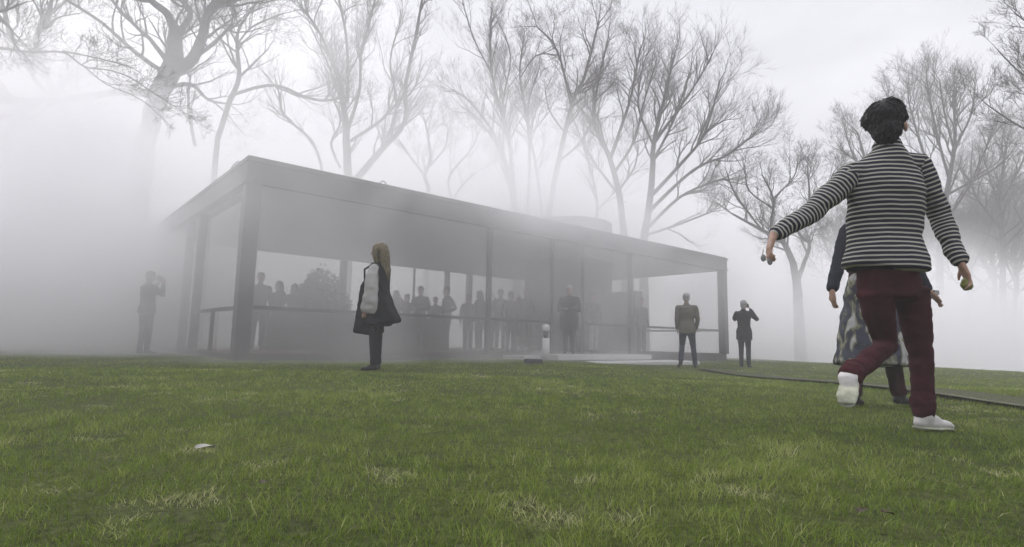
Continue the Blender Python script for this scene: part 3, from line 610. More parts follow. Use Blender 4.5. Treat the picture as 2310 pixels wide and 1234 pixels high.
# sleeves puffed: extra grey drape
V, F = [], []; loft(V, F, [((-.165, -.01, 1.335), .050, .060), ((-.20, -.005, 1.22), .060, .080), ((-.225, -.005, 1.05), .058, .095), ((-.225, .0, .90), .056, .115), ((-.215, .015, .79), .048, .120), ((-.21, .02, .755), .035, .105)], side=(1, 0, 0), n=18)
soft('draped_sleeve', V, F, grey_c, lady, .011, .016, 5)
bagt = thing('tote_bag', 'large square black tote bag hanging in front of the fair-haired woman', 'bag', loc, wyaw)
def slab(pts, x0, x1):
    n_ = len(pts); V = [Vector((x0, p_[0], p_[1])) for p_ in pts]+[Vector((x1, p_[0], p_[1])) for p_ in pts]
    return V, [tuple(range(n_))[::-1], tuple(range(n_, 2*n_))]+[(i, (i+1) % n_, n_+(i+1) % n_, n_+i) for i in range(n_)]
V, F = slab([(.05, 1.27), (.14, 1.24), (.25, 1.10), (.275, .85), (.325, .50), (.31, .475), (.02, .455), (-.02, .50), (.00, .95)], -.07, .17); soft('pouch', V, F, black_c, bagt, .016, .012, 6, smooth_it=12)
bag2 = thing('shoulder_bag', 'black bag jutting out behind the back of the fair-haired woman', 'bag', loc, wyaw)
V, F = slab([(-.09, 1.02), (-.16, .98), (-.235, .80), (-.315, .66), (-.305, .63), (-.10, .575), (-.02, .62), (-.02, .95)], -.15, .07); soft('pouch', V, F, black_c, bag2, .016, .010, 6, smooth_it=12)
V, F = tube_mesh([(-.10, -.04, 1.38), (-.20, -.10, 1.25), (-.20, -.15, 1.05), (-.13, -.17, .95)], .016, 8); mesh_obj('strap', V, F, black_c, bag2)
V, F = tube_mesh([(-.12, .03, 1.38), (-.17, .13, 1.30), (-.10, .16, 1.18), (-.02, .15, 1.12)], .014, 8); mesh_obj('strap', V, F, black_c, bagt)

# --- man in the olive jacket
Ja = preset(1.74, stride=.0, arms='pockets', width=1.12)
Ja['elL'] = Vector((-.235, -.05, 1.12)); Ja['elR'] = Vector((.235, -.05, 1.12)); Ja['wrL'] = Vector((-.215, .05, .90)); Ja['wrR'] = Vector((.215, .05, .90)); Ja['knL'] = Vector((-.11, .06, .50)); Ja['anL'] = Vector((-.19, -.24, .16)); Ja['toeL'] = Vector((-.22, -.13, .05)); Ja['knR'] = Vector((.14, .05, .50)); Ja['anR'] = Vector((.17, .0, .09)); Ja['toeR'] = Vector((.19, .13, .035))
person('grey-haired man in an olive tweed jacket walking away hands in pockets', None, stand(1549, 13.3), math.radians(-8), Ja, 1.74, top=olive_c, bottom=denim_c, shoe=black_leather, haircol=hair_grey, coat=.80, vox=.014, top_kw=dict(hem=(.195, .15), waist=(.175, .13), chest=(.195, .14), up=(.185, .11)), bodym=None)
# --- photographer in the black coat
camm = mat('camera_body', (0.02, 0.02, 0.02), 0.4)
def held_camera(label, loc, yaw, H):
    k = H/1.75; o = thing('handheld_camera', label, 'camera', loc, yaw)
    bm = bmesh.new(); add_box(bm, -.07*k, .07*k, .17*k, .22*k, 1.57*k, 1.67*k, .008); add_box(bm, -.03*k, .03*k, .175*k, .215*k, 1.665*k, 1.69*k, .004); bm_obj('housing', bm, camm, o)
    bm = bmesh.new(); r_ = bmesh.ops.create_cone(bm, cap_ends=True, segments=20, radius1=.032*k, radius2=.036*k, depth=.09*k, matrix=Matrix.Translation((0, .265*k, 1.615*k)) @ Matrix.Rotation(PI/2, 4, 'X')); bm_obj('lens', bm, camm, o, True)
l3 = stand(1677, 14.1); y3 = math.radians(-42)
person('photographer in a long black coat at the lawn edge holding a camera up', None, l3, y3, preset(1.66, arms='camera'), 1.66, top=black_c, bottom=char_c, shoe=black_leather, haircol=hair_grey, coat=.72, vox=.014, top_kw=dict(hem=(.20, .16)))
held_camera('dark camera at the face of the person in the long black coat', l3, y3, 1.66)
l4 = stand(331, 12.0); y4 = math.radians(-28)
person('man in a dark jacket with a pale hem photographing from deep fog on the left', None, l4, y4, preset(1.75, arms='camera', stride=.02), 1.75, top=char_c, bottom=denim_c, shoe=black_leather, haircol=hair_brown, coat=.86, vox=.016, shirt=(pale_c, .84), top_kw=dict(hem=(.20, .16)))
held_camera('dark camera at the face of the man deep in the fog', l4, y4, 1.75)

# --- visitors inside the pavilion
GRP = 'visitors seen through the glass walls'
FZ = BZ
INS = [
 (584, 13.0, 1.76, 200, 'down', char_c, denim_c, hair_brown, 'short', 'visitor in dark clothes half hidden behind the corner column'),
 (627, 13.7, 1.64, 150, 'phone', brown_c, char_c, hair_brown, 'long', 'long-haired visitor standing to the left of the potted plant'),
 (893, 16.3, 1.68, 20, 'down', greyd_c, char_c, hair_brown, 'bob', 'visitor inside just behind the fair-haired woman outside'),
 (948, 16.0, 1.79, 170, 'crossed', char_c, denim_c, hair_brown, 'short', 'broad visitor in charcoal beside the thin window bar'),
 (1008, 15.8, 1.77, 120, 'hips', greyd_c, char_c, hair_brown, 'short', 'visitor in slate grey under the leaning tree trunk behind the glass'),
 (1057, 16.6, 1.62, 190, 'down', navy_c, char_c, hair_black, 'short', 'visitor in navy framed alone in the square rear window'),
 (1082, 15.6, 1.66, 60, 'down', char_c, denim_c, hair_brown, 'bob', 'visitor overlapping the front steel mullion with a pale shoe'),
 (1129, 16.2, 1.76, 175, 'phone', greyd_c, pale_c, hair_brown, 'short', 'visitor in pale trousers right of the front mullion'),
 (1152, 15.0, 1.60, 210, 'down', char_c, char_c, hair_brown, 'short', 'visitor in charcoal at the right end of the bright rear window'),
 (1187, 15.2, 1.70, 165, 'pockets', char_c, brown_c, hair_black, 'short', 'visitor in shade directly left of the brick drum'),
 (1284, 14.5, 1.74, 178, 'crossed', black_c, black_c, hair_grey, 'short', 'stout visitor in a black coat standing in the open doorway'),
 (662, 14.6, 1.66, 175, 'hips', char_c, char_c, hair_brown, 'bob', 'visitor whose head shows beside the left edge of the potted plant'),
 (918, 17.0, 1.64, 140, 'camera', char_c, char_c, hair_brown, 'short', 'visitor raising a hand to the face left of the thin window bar'),
 (982, 17.2, 1.58, 185, 'phone', brown_c, char_c, hair_brown, 'short', 'visitor in brown partly hidden between two charcoal figures'),
 (1104, 17.4, 1.80, 200, 'camera', greyd_c, char_c, hair_grey, 'short', 'grey-haired visitor deep inside behind the front mullion'),
 (1170, 17.0, 1.64, 150, 'crossed', brown_c, denim_c, hair_blond, 'bob', 'fair-haired visitor deep inside near the end of the rear window'),
 (1338, 16.2, 1.70, 215, 'phone', greyd_c, pale_c, hair_brown, 'short', 'visitor in pale trousers in front of the right side of the brick drum'),
 (1446, 18.0, 1.72, 200, 'down', greyd_c, char_c, hair_brown, 'short', 'visitor in grey beside the right front mullion'),
]
for px, Y, H, yw, arms, tp, bt, hr, hst, lab in INS:
    wide = 1.35 if px == 1284 else 1.0
    person(lab, GRP, stand(px, Y, FZ), math.radians(yw), preset(H, arms=arms, width=1.0 if wide == 1 else 1.15), H, top=tp, bottom=bt, shoe=white_leather if px in (1082, 1129) else black_leather, haircol=hr, hair=hst, coat=.62 if px == 1284 else .84, vox=.018, tm=wide, legw=1.25 if wide > 1 else 1)
finalize()

# ------------------------------------------------------------------ bare trees
bark = mat('wet_bark', (0.065, 0.060, 0.057), 0.9, 0.3, 6, 0.5, 0.15)
def tree(label, Y, trunk, limbs=(), seed=1, group='bare trees around the pavilion', dense=1.0, depth=2.0, spread=0.75, minr=0.0048, levels=5, len0=2.5, droop=0.0, top_only=True, cat='tree', name='tree', noground=False, maxseg=30000):
    """trunk / limbs: lists of (px, py, width_px[, Y]) traced at their own distance; the finer branching is grown"""
    rnd = random.Random(seed)
    def P(q, j=0): yy = q[3] if len(q) > 3 else Y; return at(q[0], q[1], yy+j), q[2]*yy/F_PX/2*.80
    tp = [P(q) for q in trunk]
    base = tp[0][0].copy()
    if not noground:
        gzv = gz(base.x, base.y)
        if base.z > gzv+0.1: tp = [(Vector((base.x, base.y, gzv-0.2)), tp[0][1]*1.35)]+tp
    o0 = Vector((tp[0][0].x, tp[0][0].y, max(tp[0][0].z, gz(tp[0][0].x, tp[0][0].y)))); root = thing(name, label, cat, o0, 0, group)
    def smooth_poly(pr, sub=4, wob=0.03):
        res = []
        n_ = len(pr)
        for i in range(n_-1):
            a, b = pr[i], pr[i+1]; a0 = pr[max(0, i-1)]; b1 = pr[min(n_-1, i+2)]
            for s_ in range(sub):
                t = s_/sub; t2, t3 = t*t, t*t*t
                p_ = (a[0]*2+(b[0]-a0[0])*t+(a0[0]*2-a[0]*5+b[0]*4-b1[0])*t2+(-a0[0]+a[0]*3-b[0]*3+b1[0])*t3)*.5
                r_ = a[1]*(1-t)+b[1]*t; p_ = p_+Vector((rnd.gauss(0, 1), rnd.gauss(0, 1), rnd.gauss(0, 1)))*r_*wob*6*0.3; res.append((p_, r_))
        res.append(pr[-1]); return res
    V, F = [], []; tpp = smooth_poly(tp)
    tube_mesh([p_[0]-o0 for p_ in tpp], [p_[1] for p_ in tpp], 10, V, F); mesh_obj('trunk', V, F, bark, root)
    V, F = [], []; cnt = [0]; queue = []
    def grow(*a): queue.append(a)
    def grow_now(p0, d, L_, r0, lev):
        if cnt[0] > maxseg: return
        nseg = max(3, min(6, int(L_/0.35)+2)); pts = [p0]; rs = [r0]; dd = d.copy()
        for i in range(nseg):
            dd = (dd+Vector((rnd.gauss(0, .16), rnd.gauss(0, .16), rnd.gauss(0, .13)+(.07 if lev < 3 else .05)-droop))).normalized()
            pts.append(pts[-1]+dd*L_/nseg); rs.append(max(minr*.45, r0*(1-.72*(i+1)/nseg)))
        tube_mesh([q-o0 for q in pts], rs, 5 if lev <= 1 else (4 if lev == 2 else 3), V, F); cnt[0] += nseg
        if lev >= levels: return
        nch = max(2, int(dense*(4, 4, 4, 3.5, 3)[min(lev, 4)]+rnd.random()))
        for c in range(nch):
            t = rnd.uniform(.22, 1.0) if c else 1.0; x = t*nseg; i = min(int(x), nseg-1); f = x-i; q = pts[i].lerp(pts[i+1], f); rr_ = rs[i]*(1-f)+rs[i+1]*f
            ax = (pts[i+1]-pts[i]).normalized(); o_ = ax.orthogonal().normalized(); ang = rnd.uniform(0, 2*PI); o_ = (Matrix.Rotation(ang, 3, ax) @ o_)
            sp = spread*rnd.uniform(.5, 1.15); nd = (ax*math.cos(sp)+o_*math.sin(sp)); nd.z += .12; nd.normalize()
            grow(q, nd, L_*rnd.uniform(.55, .88)*(1.05-.3*t), max(minr*.8, rr_*rnd.uniform(.5, .72)), lev+1)
    lp = [tpp[len(tpp)*2//5:]]
    for lb in limbs:
        pr = []; jz = rnd.uniform(-depth, depth)
        for i, q in enumerate(lb): pr.append(P(q, 0 if len(q) > 3 else jz*i/max(1, len(lb)-1)))
        # graft the limb's first point to its own traced place
        sp_ = smooth_poly(pr); tube_mesh([q[0]-o0 for q in sp_], [q[1] for q in sp_], 7, V, F); lp.append(sp_)
    for sp_ in lp:
        tot = sum((sp_[i+1][0]-sp_[i][0]).length for i in range(len(sp_)-1)); nb = max(4, int(tot*2.1*dense))
        for c in range(nb):
            t = 1.0 if c == 0 else rnd.uniform(.25, 1.0); x = t*(len(sp_)-1); i = min(int(x), len(sp_)-2); q = sp_[i][0].lerp(sp_[i+1][0], x-i); rr_ = sp_[i][1]
            ax = (sp_[i+1][0]-sp_[i][0]).normalized(); o_ = ax.orthogonal().normalized(); o_ = Matrix.Rotation(rnd.uniform(0, 2*PI), 3, ax) @ o_
            sp2 = .15 if c == 0 else spread*rnd.uniform(.6, 1.15); nd = ax*math.cos(sp2)+o_*math.sin(sp2); nd.z += .1; nd.normalize()
            grow(q, nd, len0*rnd.uniform(.55, 1.0)*(1.15-.5*t), max(minr*1.8, min(rr_*.6, .06)), 1)
    qi = 0
    while qi < len(queue): grow_now(*queue[qi]); qi += 1
    print(label[:30], 'segments', cnt[0], 'queue', qi)
    mesh_obj('crown', V, F, bark, root)
    return root

T = tree
T('thick old tree with a massive trunk and a long level limb left of the pavilion', 20, [(318, 380, 56), (340, 284, 50), (353, 227, 52), (389, 150, 56), (393, 101, 44), (396, 60, 30)],
  [[(395, 80, 30), (378, 32, 22), (340, 0, 18), (300, -60, 12)], [(392, 100, 22), (413, 61, 18), (430, 32, 16), (417, 0, 14), (425, -60, 8)], [(395, 160, 34), (434, 134, 32), (458, 81, 26), (466, 40, 22), (486, 12, 24), (547, -10, 18), (640, -60, 10)],
   [(352, 215, 22, 19.6), (284, 207, 21, 18), (211, 215, 20, 16.8), (121, 227, 20, 15.5), (0, 227, 20, 14.5), (-120, 240, 16, 14)], [(385, 150, 16), (340, 90, 12), (308, 61, 11), (259, 8, 9), (230, -40, 6)], [(372, 165, 14), (304, 117, 12), (227, 49, 9), (150, 0, 7)],
   [(372, 200, 14), (430, 190, 12), (470, 225, 8), (520, 235, 5)], [(430, 135, 14), (480, 100, 10), (520, 60, 7)]], seed=11, len0=2.4, depth=3, group=None)
T('twisted forked tree at the far left beyond the level limb', 20, [(165, 330, 22), (142, 259, 22), (124, 219, 20), (101, 162, 17)],
  [[(101, 165, 17), (81, 95, 15), (95, 62, 13), (109, 40, 12), (117, -10, 10)], [(122, 215, 15), (93, 199, 13), (65, 154, 12), (24, 81, 12), (16, 49, 11), (4, 0, 9)], [(95, 65, 8), (130, 40, 5), (180, 30, 3)]], seed=12, group=None)
T('nearer tree off the left edge reaching thin dark branches over the lawn', 11.5, [(-260, 420, 60), (-230, 250, 52), (-160, 130, 34)],
  [[(-160, 130, 26), (-60, 112, 12), (0, 109, 9), (73, 118, 7), (142, 118, 6), (190, 150, 5), (243, 158, 4), (292, 174, 3.4), (348, 211, 3), (417, 255, 2)], [(-170, 140, 26), (-60, 20, 20), (20, 60, 9), (30, 95, 6), (60, 130, 4)],
   [(142, 116, 5), (215, 130, 3.5), (292, 150, 2.6)], [(190, 150, 4), (240, 190, 3), (300, 215, 2), (340, 240, 1.6)], [(-60, 20, 16), (60, -60, 9)]], seed=13, minr=.004, len0=.9, levels=4, depth=.5, group=None, dense=1.1, spread=.8)
T('slender tree with a bowed side limb reaching towards the pavilion roof', 24, [(486, 360, 16), (498, 292, 15), (519, 227, 15), (539, 174, 13), (535, 101, 10), (543, 57, 8), (592, -10, 6)],
  [[(530, 212, 10), (588, 195, 9), (632, 195, 8), (689, 219, 8), (729, 227, 7), (770, 221, 6)], [(540, 174, 8), (575, 140, 6), (605, 110, 4)], [(536, 120, 6), (500, 90, 5), (480, 60, 4)], [(536, 100, 6), (570, 60, 5), (640, 30, 4)], [(440, 330, 10), (425, 240, 8), (430, 170, 5)]], seed=14, group=None)
T('tall many-stemmed tree directly above the near end of the roof', 27, [(790, 440, 26), (785, 392, 24), (781, 295, 20), (773, 219, 16)],
  [[(773, 219, 13), (764, 177, 11), (722, 76, 8), (676, 10, 6)], [(781, 230, 12), (785, 202, 10), (781, 84, 8), (760, -20, 6)], [(783, 300, 12), (811, 202, 9), (815, 126, 7), (836, 42, 6), (850, -20, 4)], [(800, 410, 20), (825, 380, 20), (861, 337, 17), (912, 278, 13), (916, 190, 12), (937, 84, 9), (954, -10, 7)],
   [(790, 318, 10), (861, 270, 8), (912, 211, 7)], [(731, 400, 9), (705, 320, 8), (642, 261, 6), (629, 206, 5)], [(768, 379, 8), (747, 324, 7), (768, 270, 5), (740, 200, 4)], [(780, 260, 8), (742, 150, 6), (700, 60, 4)], [(865, 330, 10), (895, 240, 7), (880, 140, 5), (900, 60, 4)]], seed=15, dense=1.15, spread=.55, group=None)
T('small low-branching tree showing just over the long roof edge', 31, [(967, 460, 13), (963, 415, 12), (958, 396, 11), (971, 350, 8), (958, 270, 5)],
  [[(958, 395, 8), (930, 360, 6), (903, 320, 4)], [(965, 380, 6), (1005, 330, 4), (1010, 280, 3)], [(1021, 455, 8), (1013, 400, 6), (1063, 337, 4), (1080, 300, 3)], [(1021, 450, 6), (1060, 400, 5), (1110, 370, 3)]], seed=16, len0=2.0, group=None)
T('paired-stem tree leaning left above the middle of the roof', 29, [(1168, 500, 20), (1163, 476, 18), (1143, 379, 14), (1128, 330, 12)],
  [[(1140, 370, 10), (1110, 295, 8), (1060, 230, 6), (1021, 202, 4)], [(1163, 470, 13), (1150, 330, 11), (1143, 295, 10), (1110, 168, 8), (1106, 42, 5)], [(1143, 300, 7), (1135, 230, 6), (1152, 130, 4), (1130, 60, 3)], [(1130, 340, 7), (1080, 270, 5), (1040, 240, 3)], [(1112, 170, 5), (1070, 90, 4), (1045, 10, 3)]], seed=17, spread=.55, group=None)
T('thin twin-stemmed tree between the leaning pair and the drum', 30, [(1190, 510, 9), (1190, 484, 9), (1194, 316, 8), (1173, 177, 6), (1180, 100, 4)],
  [[(1223, 490, 9), (1211, 387, 8), (1190, 252, 6), (1215, 160, 4)], [(1173, 177, 4), (1210, 125, 4), (1260, 125, 3)], [(1200, 300, 4), (1240, 250, 3)]], seed=18, spread=.6, len0=2.1, group=None)
T('dark curving tree rising from the roof beside the brick drum', 26, [(1232, 520, 17), (1236, 493, 16), (1257, 379, 15), (1291, 233, 12), (1319, 171, 9), (1350, 52, 6)],
  [[(1288, 235, 9), (1257, 114, 6), (1211, 60, 4)], [(1262, 363, 8), (1310, 320, 6), (1350, 250, 4)], [(1291, 211, 6), (1330, 200, 5), (1380, 130, 4)], [(1275, 300, 6), (1240, 250, 5), (1230, 200, 3)]], seed=19, group=None)
T('broad round-crowned tree with a thick left stem over the far roof', 27.5, [(1409, 560, 22), (1407, 529, 21), (1397, 441, 18), (1376, 358, 14), (1340, 259, 9), (1371, 90, 5)],
  [[(1376, 358, 11), (1400, 290, 9), (1423, 218, 7), (1444, 110, 5)], [(1397, 441, 9), (1350, 380, 7), (1320, 330, 5)], [(1385, 390, 9), (1430, 320, 7), (1450, 240, 5), (1480, 140, 4)], [(1345, 500, 9), (1345, 441, 8), (1314, 311, 5)], [(1395, 430, 8), (1430, 380, 6), (1440, 330, 4)]], seed=20, dense=1.15, spread=.6, group=None)
T('great fan-shaped tree whose low limbs sweep right over the roof end', 28, [(1452, 565, 24), (1454, 534, 23), (1470, 415, 18), (1475, 322, 14), (1496, 233, 9), (1522, 120, 5)],
  [[(1470, 441, 12), (1542, 363, 9), (1589, 301, 7), (1625, 180, 4)], [(1462, 480, 12), (1563, 384, 8), (1640, 350, 6), (1698, 306, 3)], [(1456, 520, 11), (1532, 446, 8), (1610, 410, 6), (1650, 404, 3)], [(1477, 322, 9), (1558, 207, 6), (1604, 130, 4)], [(1475, 330, 8), (1440, 240, 6), (1450, 150, 4)], [(1474, 360, 8), (1520, 270, 7), (1560, 150, 4)], [(1460, 530, 8), (1520, 510, 7), (1600, 480, 4)]],
  seed=21, dense=1.25, spread=.6, group=None)
T('low umbrella-shaped tree beyond the right end of the pavilion', 25, [(1802, 700, 26), (1796, 633, 22), (1786, 586, 17), (1760, 539, 13), (1719, 519, 9), (1651, 482, 5)],
  [[(1797, 640, 14), (1815, 590, 11), (1826, 550, 9), (1800, 520, 7), (1825, 460, 6), (1822, 384, 4)], [(1757, 536, 8), (1739, 508, 7), (1745, 451, 6), (1719, 394, 4)], [(1719, 519, 6), (1660, 440, 5), (1640, 390, 3)], [(1742, 450, 5), (1790, 400, 4), (1800, 360, 3)], [(1815, 480, 5), (1860, 430, 4), (1880, 390, 3)], [(1651, 482, 4), (1615, 456, 3)], [(1745, 470, 5), (1690, 430, 4), (1680, 370, 3)]],
  seed=22, dense=1.35, spread=.85, len0=1.5, group=None)
T('tall dense-crowned tree rising right of the striped man', 29, [(2120, 640, 18), (2125, 520, 16), (2133, 451, 14), (2154, 321, 9), (2150, 220, 5)],
  [[(2133, 451, 9), (2085, 350, 7), (2050, 230, 4)], [(2140, 400, 8), (2113, 300, 7), (2090, 180, 4)], [(2150, 340, 7), (2190, 260, 6), (2200, 190, 4)], [(2135, 440, 8), (2210, 400, 6), (2260, 370, 4)], [(2128, 500, 8), (2180, 430, 7), (2240, 300, 4)], [(2150, 330, 6), (2130, 250, 5), (2120, 180, 3)]], seed=23, dense=1.3, spread=.6, group=None)
T('slim tree whose top shows left of the striped man\'s head', 32, [(1965, 620, 14), (1968, 500, 12), (1960, 400, 9), (1935, 300, 5)], [[(1962, 420, 7), (1925, 350, 5), (1905, 290, 3)], [(1960, 400, 6), (1990, 320, 5), (2010, 230, 3)], [(1966, 470, 6), (1910, 420, 4)]], seed=24, group=None, len0=2.0)
T('faint tree at the right edge behind the man\'s hand', 33, [(2265, 700, 16), (2262, 560, 14), (2255, 450, 10), (2270, 330, 6)], [[(2260, 520, 8), (2200, 440, 6), (2190, 380, 4)], [(2256, 460, 7), (2300, 380, 5), (2330, 300, 4)], [(2258, 480, 6), (2220, 360, 4)], [(2262, 560, 7), (2320, 500, 5)]], seed=25, dense=1.2, group=None)
T('nearer tree off the right edge dangling twiggy branches into the sky', 15, [(2560, 700, 44), (2540, 450, 38), (2480, 250, 28)],
  [[(2490, 280, 14), (2400, 210, 9), (2310, 170, 5), (2250, 112, 3)], [(2520, 380, 14), (2400, 330, 9), (2300, 285, 5), (2225, 235, 3)], [(2480, 250, 14), (2400, 110, 9), (2330, 60, 5), (2290, 30, 3)], [(2500, 330, 9), (2400, 260, 7), (2320, 215, 4)]], seed=26, minr=.005, len0=1.3, depth=1, dense=1.2, group=None)
for i_, (px_, Y_, top_, nm_) in enumerate(((2185, 38, 420, 'faint far tree between the dense-crowned tree and the right edge'), (2290, 40, 400, 'faint far tree cut by the right frame edge'), (2060, 42, 430, 'faint far tree behind the striped man\'s elbow'), (2240, 44, 470, 'palest far tree low on the right'), (1900, 42, 450, 'pale far tree above the skirted woman\'s sleeve'))):
    T(nm_, Y_, [(px_, 760, 13), (px_+4, 640, 12), (px_-4, 560, 9), (px_+3, top_+60, 5)], [[(px_+3, 640, 8), (px_-35, 560, 6), (px_-50, 500, 4)], [(px_, 620, 8), (px_+40, 540, 6), (px_+52, 480, 4)], [(px_-3, 580, 6), (px_+20, 500, 4), (px_+24, top_, 3)], [(px_+2, 660, 7), (px_-45, 620, 5), (px_-70, 590, 3)], [(px_+2, 665, 7), (px_+45, 630, 5), (px_+70, 600, 3)]], seed=40+i_, dense=1.5, len0=2.6, minr=.008, group=None)
def shrub(label, px, Y, hgt, wid, seed):
    rnd = random.Random(seed); p_ = stand(px, Y); t = thing('shrub', label, 'shrub', p_, 0, 'fog-faded shrubs down the slope'); V, F = [], []
    for i in range(170):
        a = rnd.uniform(0, 2*PI); R = wid*.5*rnd.random()**.6; h_ = hgt*rnd.uniform(.6, 1)*(1-.35*(R/(wid*.5))**2); pts = [(math.cos(a)*R*.25, math.sin(a)*R*.25, 0), (math.cos(a)*R*.7, math.sin(a)*R*.7, h_*.5), (math.cos(a)*R+rnd.gauss(0, .1), math.sin(a)*R+rnd.gauss(0, .1), h_)]
        tube_mesh(pts, [.03, .018, .008], 4, V, F)
        for j in range(7):
            q = Vector(pts[1]).lerp(Vector(pts[2]), rnd.random()); d = Vector((rnd.gauss(0, 1), rnd.gauss(0, 1), rnd.gauss(.6, .6))).normalized()*rnd.uniform(.3, .7); tube_mesh([q, q+d], [.012, .006], 3, V, F)
    mesh_obj('stems', V, F, bark, t)
shrub('faint twiggy shrub right of the striped man\'s right sleeve', 2200, 30, 4.2, 4.5, 1); shrub('faint twiggy shrub at the right frame edge', 2300, 28, 4.0, 4.5, 2); shrub('faint twiggy shrub below the dense-crowned tree', 2130, 33, 4.6, 5.5, 4); shrub('faint broad shrub between the two shrubs at the far right', 2250, 35, 5.0, 6.0, 5); shrub('faint low shrub on the slope left of the skirted woman', 1700, 36, 2.4, 5.0, 3)

# ------------------------------------------------------------------ grass
def blade_material():
    M = bpy.data.materials.new('grass_blade'); M.use_nodes = True; t = M.node_tree; b = t.nodes['Principled BSDF']; n = t.nodes.new; l = t.links.new
    b.inputs['Roughness'].default_value = 0.7; b.inputs['Specular IOR Level'].default_value = 0.25
    a = n('ShaderNodeAttribute'); a.attribute_name = 'tint'; sp = n('ShaderNodeSeparateColor'); l(a.outputs['Color'], sp.inputs[0])
    r = n('ShaderNodeValToRGB'); e = r.color_ramp.elements; e[0].position = 0; e[0].color = (0.055, 0.092, 0.010, 1); e[1].position = 1; e[1].color = (0.50, 0.49, 0.27, 1)
    for p_, col in ((.45, (0.158, 0.228, 0.028, 1)), (.78, (0.300, 0.350, 0.085, 1))): q = e.new(p_); q.color = col
    l(sp.outputs[0], r.inputs[0]); l(r.outputs[0], b.inputs['Base Color'])
    tr = n('ShaderNodeBsdfTranslucent'); l(r.outputs[0], tr.inputs[0]); mx = n('ShaderNodeMixShader'); mx.inputs[0].default_value = 0.3; l(b.outputs[0], mx.inputs[1]); l(tr.outputs[0], mx.inputs[2]); l(mx.outputs[0], t.nodes['Material Output'].inputs[0])
    return M
def make_grass():
    rs = np.random.RandomState(5); X, Y = [], []
    bands = [(0.75, 1.3, 15000), (1.3, 2.0, 11500), (2.0, 3.0, 7500), (3.0, 4.5, 4200), (4.5, 7, 2000), (7, 11, 900), (11, 18, 430), (18, 27, 170)]
    for a, b, dn in bands:
        half = 1.0*b+0.7+0.12*b; n = int(dn*(b-a)*2*half); x = rs.uniform(-half, half, n); y = rs.uniform(a, b, n); X.append(x); Y.append(y)
    x = np.concatenate(X); y = np.concatenate(Y)
    c, s = math.cos(BYAW), math.sin(BYAW); la = (x-BX)*c+(y-BY)*s; lb = -(x-BX)*s+(y-BY)*c
    keep = ~((la > -.08) & (la < BL+.08) & (lb > -.08) & (lb < BW+.1)) & ~((la > BL/2-2.4) & (la < BL/2+3.2) & (lb > -2.05) & (lb < 0)) & (path_dist(x, y) > 0.0)
    x, y = x[keep], y[keep]; n = len(x)
    pn = np.array([noise.noise(Vector((a*1.3, b*1.3, 3.1))) for a, b in zip(x[::1], y[::1])]); pf = np.array([noise.noise(Vector((a*9, b*9, 1.1))) for a, b in zip(x, y)]); pd = np.array([noise.noise(Vector((a*4.5+40, b*4.5, 7.7)))+.55*noise.noise(Vector((a*13, b*13, 2.7)))+.35*noise.noise(Vector((a*.8, b*.8, 5.2))) for a, b in zip(x, y)]); pl = np.array([noise.noise(Vector((a*5+9, b*5, 11.1))) for a, b in zip(x, y)])
    d = y
    wd = np.maximum(.0016, .00062*d)*rs.uniform(.7, 1.3, n); hgt = rs.uniform(.016, .031, n)*(1+.35*pn+.8*pf)*(1-.15*(d > 7)); az = rs.uniform(0, 2*PI, n); dead = np.clip((pd-.42)*4.5, 0, 1); la_ = pl*7+rs.normal(0, 1.6, n); ln = np.abs(rs.normal(.75, .4, n))*hgt; hgt = hgt*(1-.35*dead)*np.where(rs.rand(n) < .02, 1.4, 1)
    edge = path_dist(x, y); hgt = np.where(edge < .05, hgt*1.3, hgt)
    z = np.array([gz(a, b) for a, b in zip(x, y)])-.004
    ux, uy = np.cos(az)*wd/2, np.sin(az)*wd/2; lx, ly = np.cos(la_)*ln, np.sin(la_)*ln
    co = np.empty((n, 5, 3)); co[:, 0] = np.c_[x-ux, y-uy, z]; co[:, 1] = np.c_[x+ux, y+uy, z]
    co[:, 2] = np.c_[x+ux*.8+lx*.35, y+uy*.8+ly*.35, z+hgt*.6]; co[:, 3] = np.c_[x-ux*.8+lx*.35, y-uy*.8+ly*.35, z+hgt*.6]; co[:, 4] = np.c_[x+lx, y+ly, z+hgt]
    me = bpy.data.meshes.new('grass'); me.vertices.add(n*5); me.vertices.foreach_set('co', co.ravel())
    me.loops.add(n*7); me.polygons.add(n*2); b0 = (np.arange(n)*5)[:, None]; me.loops.foreach_set('vertex_index', (b0+np.array([0, 1, 2, 3, 3, 2, 4])).ravel().astype(np.int32))
    ls = np.empty((n, 2), np.int32); ls[:, 0] = np.arange(n)*7; ls[:, 1] = ls[:, 0]+4; me.polygons.foreach_set('loop_start', ls.ravel()); me.update(calc_edges=True); me.validate()
    tint = .40+.30*pn+.30*pf+rs.normal(0, .13, n); tint = np.clip(tint+dead*rs.uniform(.1, .75, n)+(rs.rand(n) < .03)*.5, 0, 1)
    t4 = np.repeat(np.c_[tint, tint, tint, np.ones(n)][:, None, :], 5, 1); a = me.color_attributes.new('tint', 'FLOAT_COLOR', 'POINT'); a.data.foreach_set('color', t4.ravel().astype(np.float32))
    me.materials.append(blade_material()); o = link(bpy.data.objects.new('grass', me)); tag(o, 'short green lawn grass with paler tufts', 'grass', kind='stuff')
    print('blades', n)
make_grass()
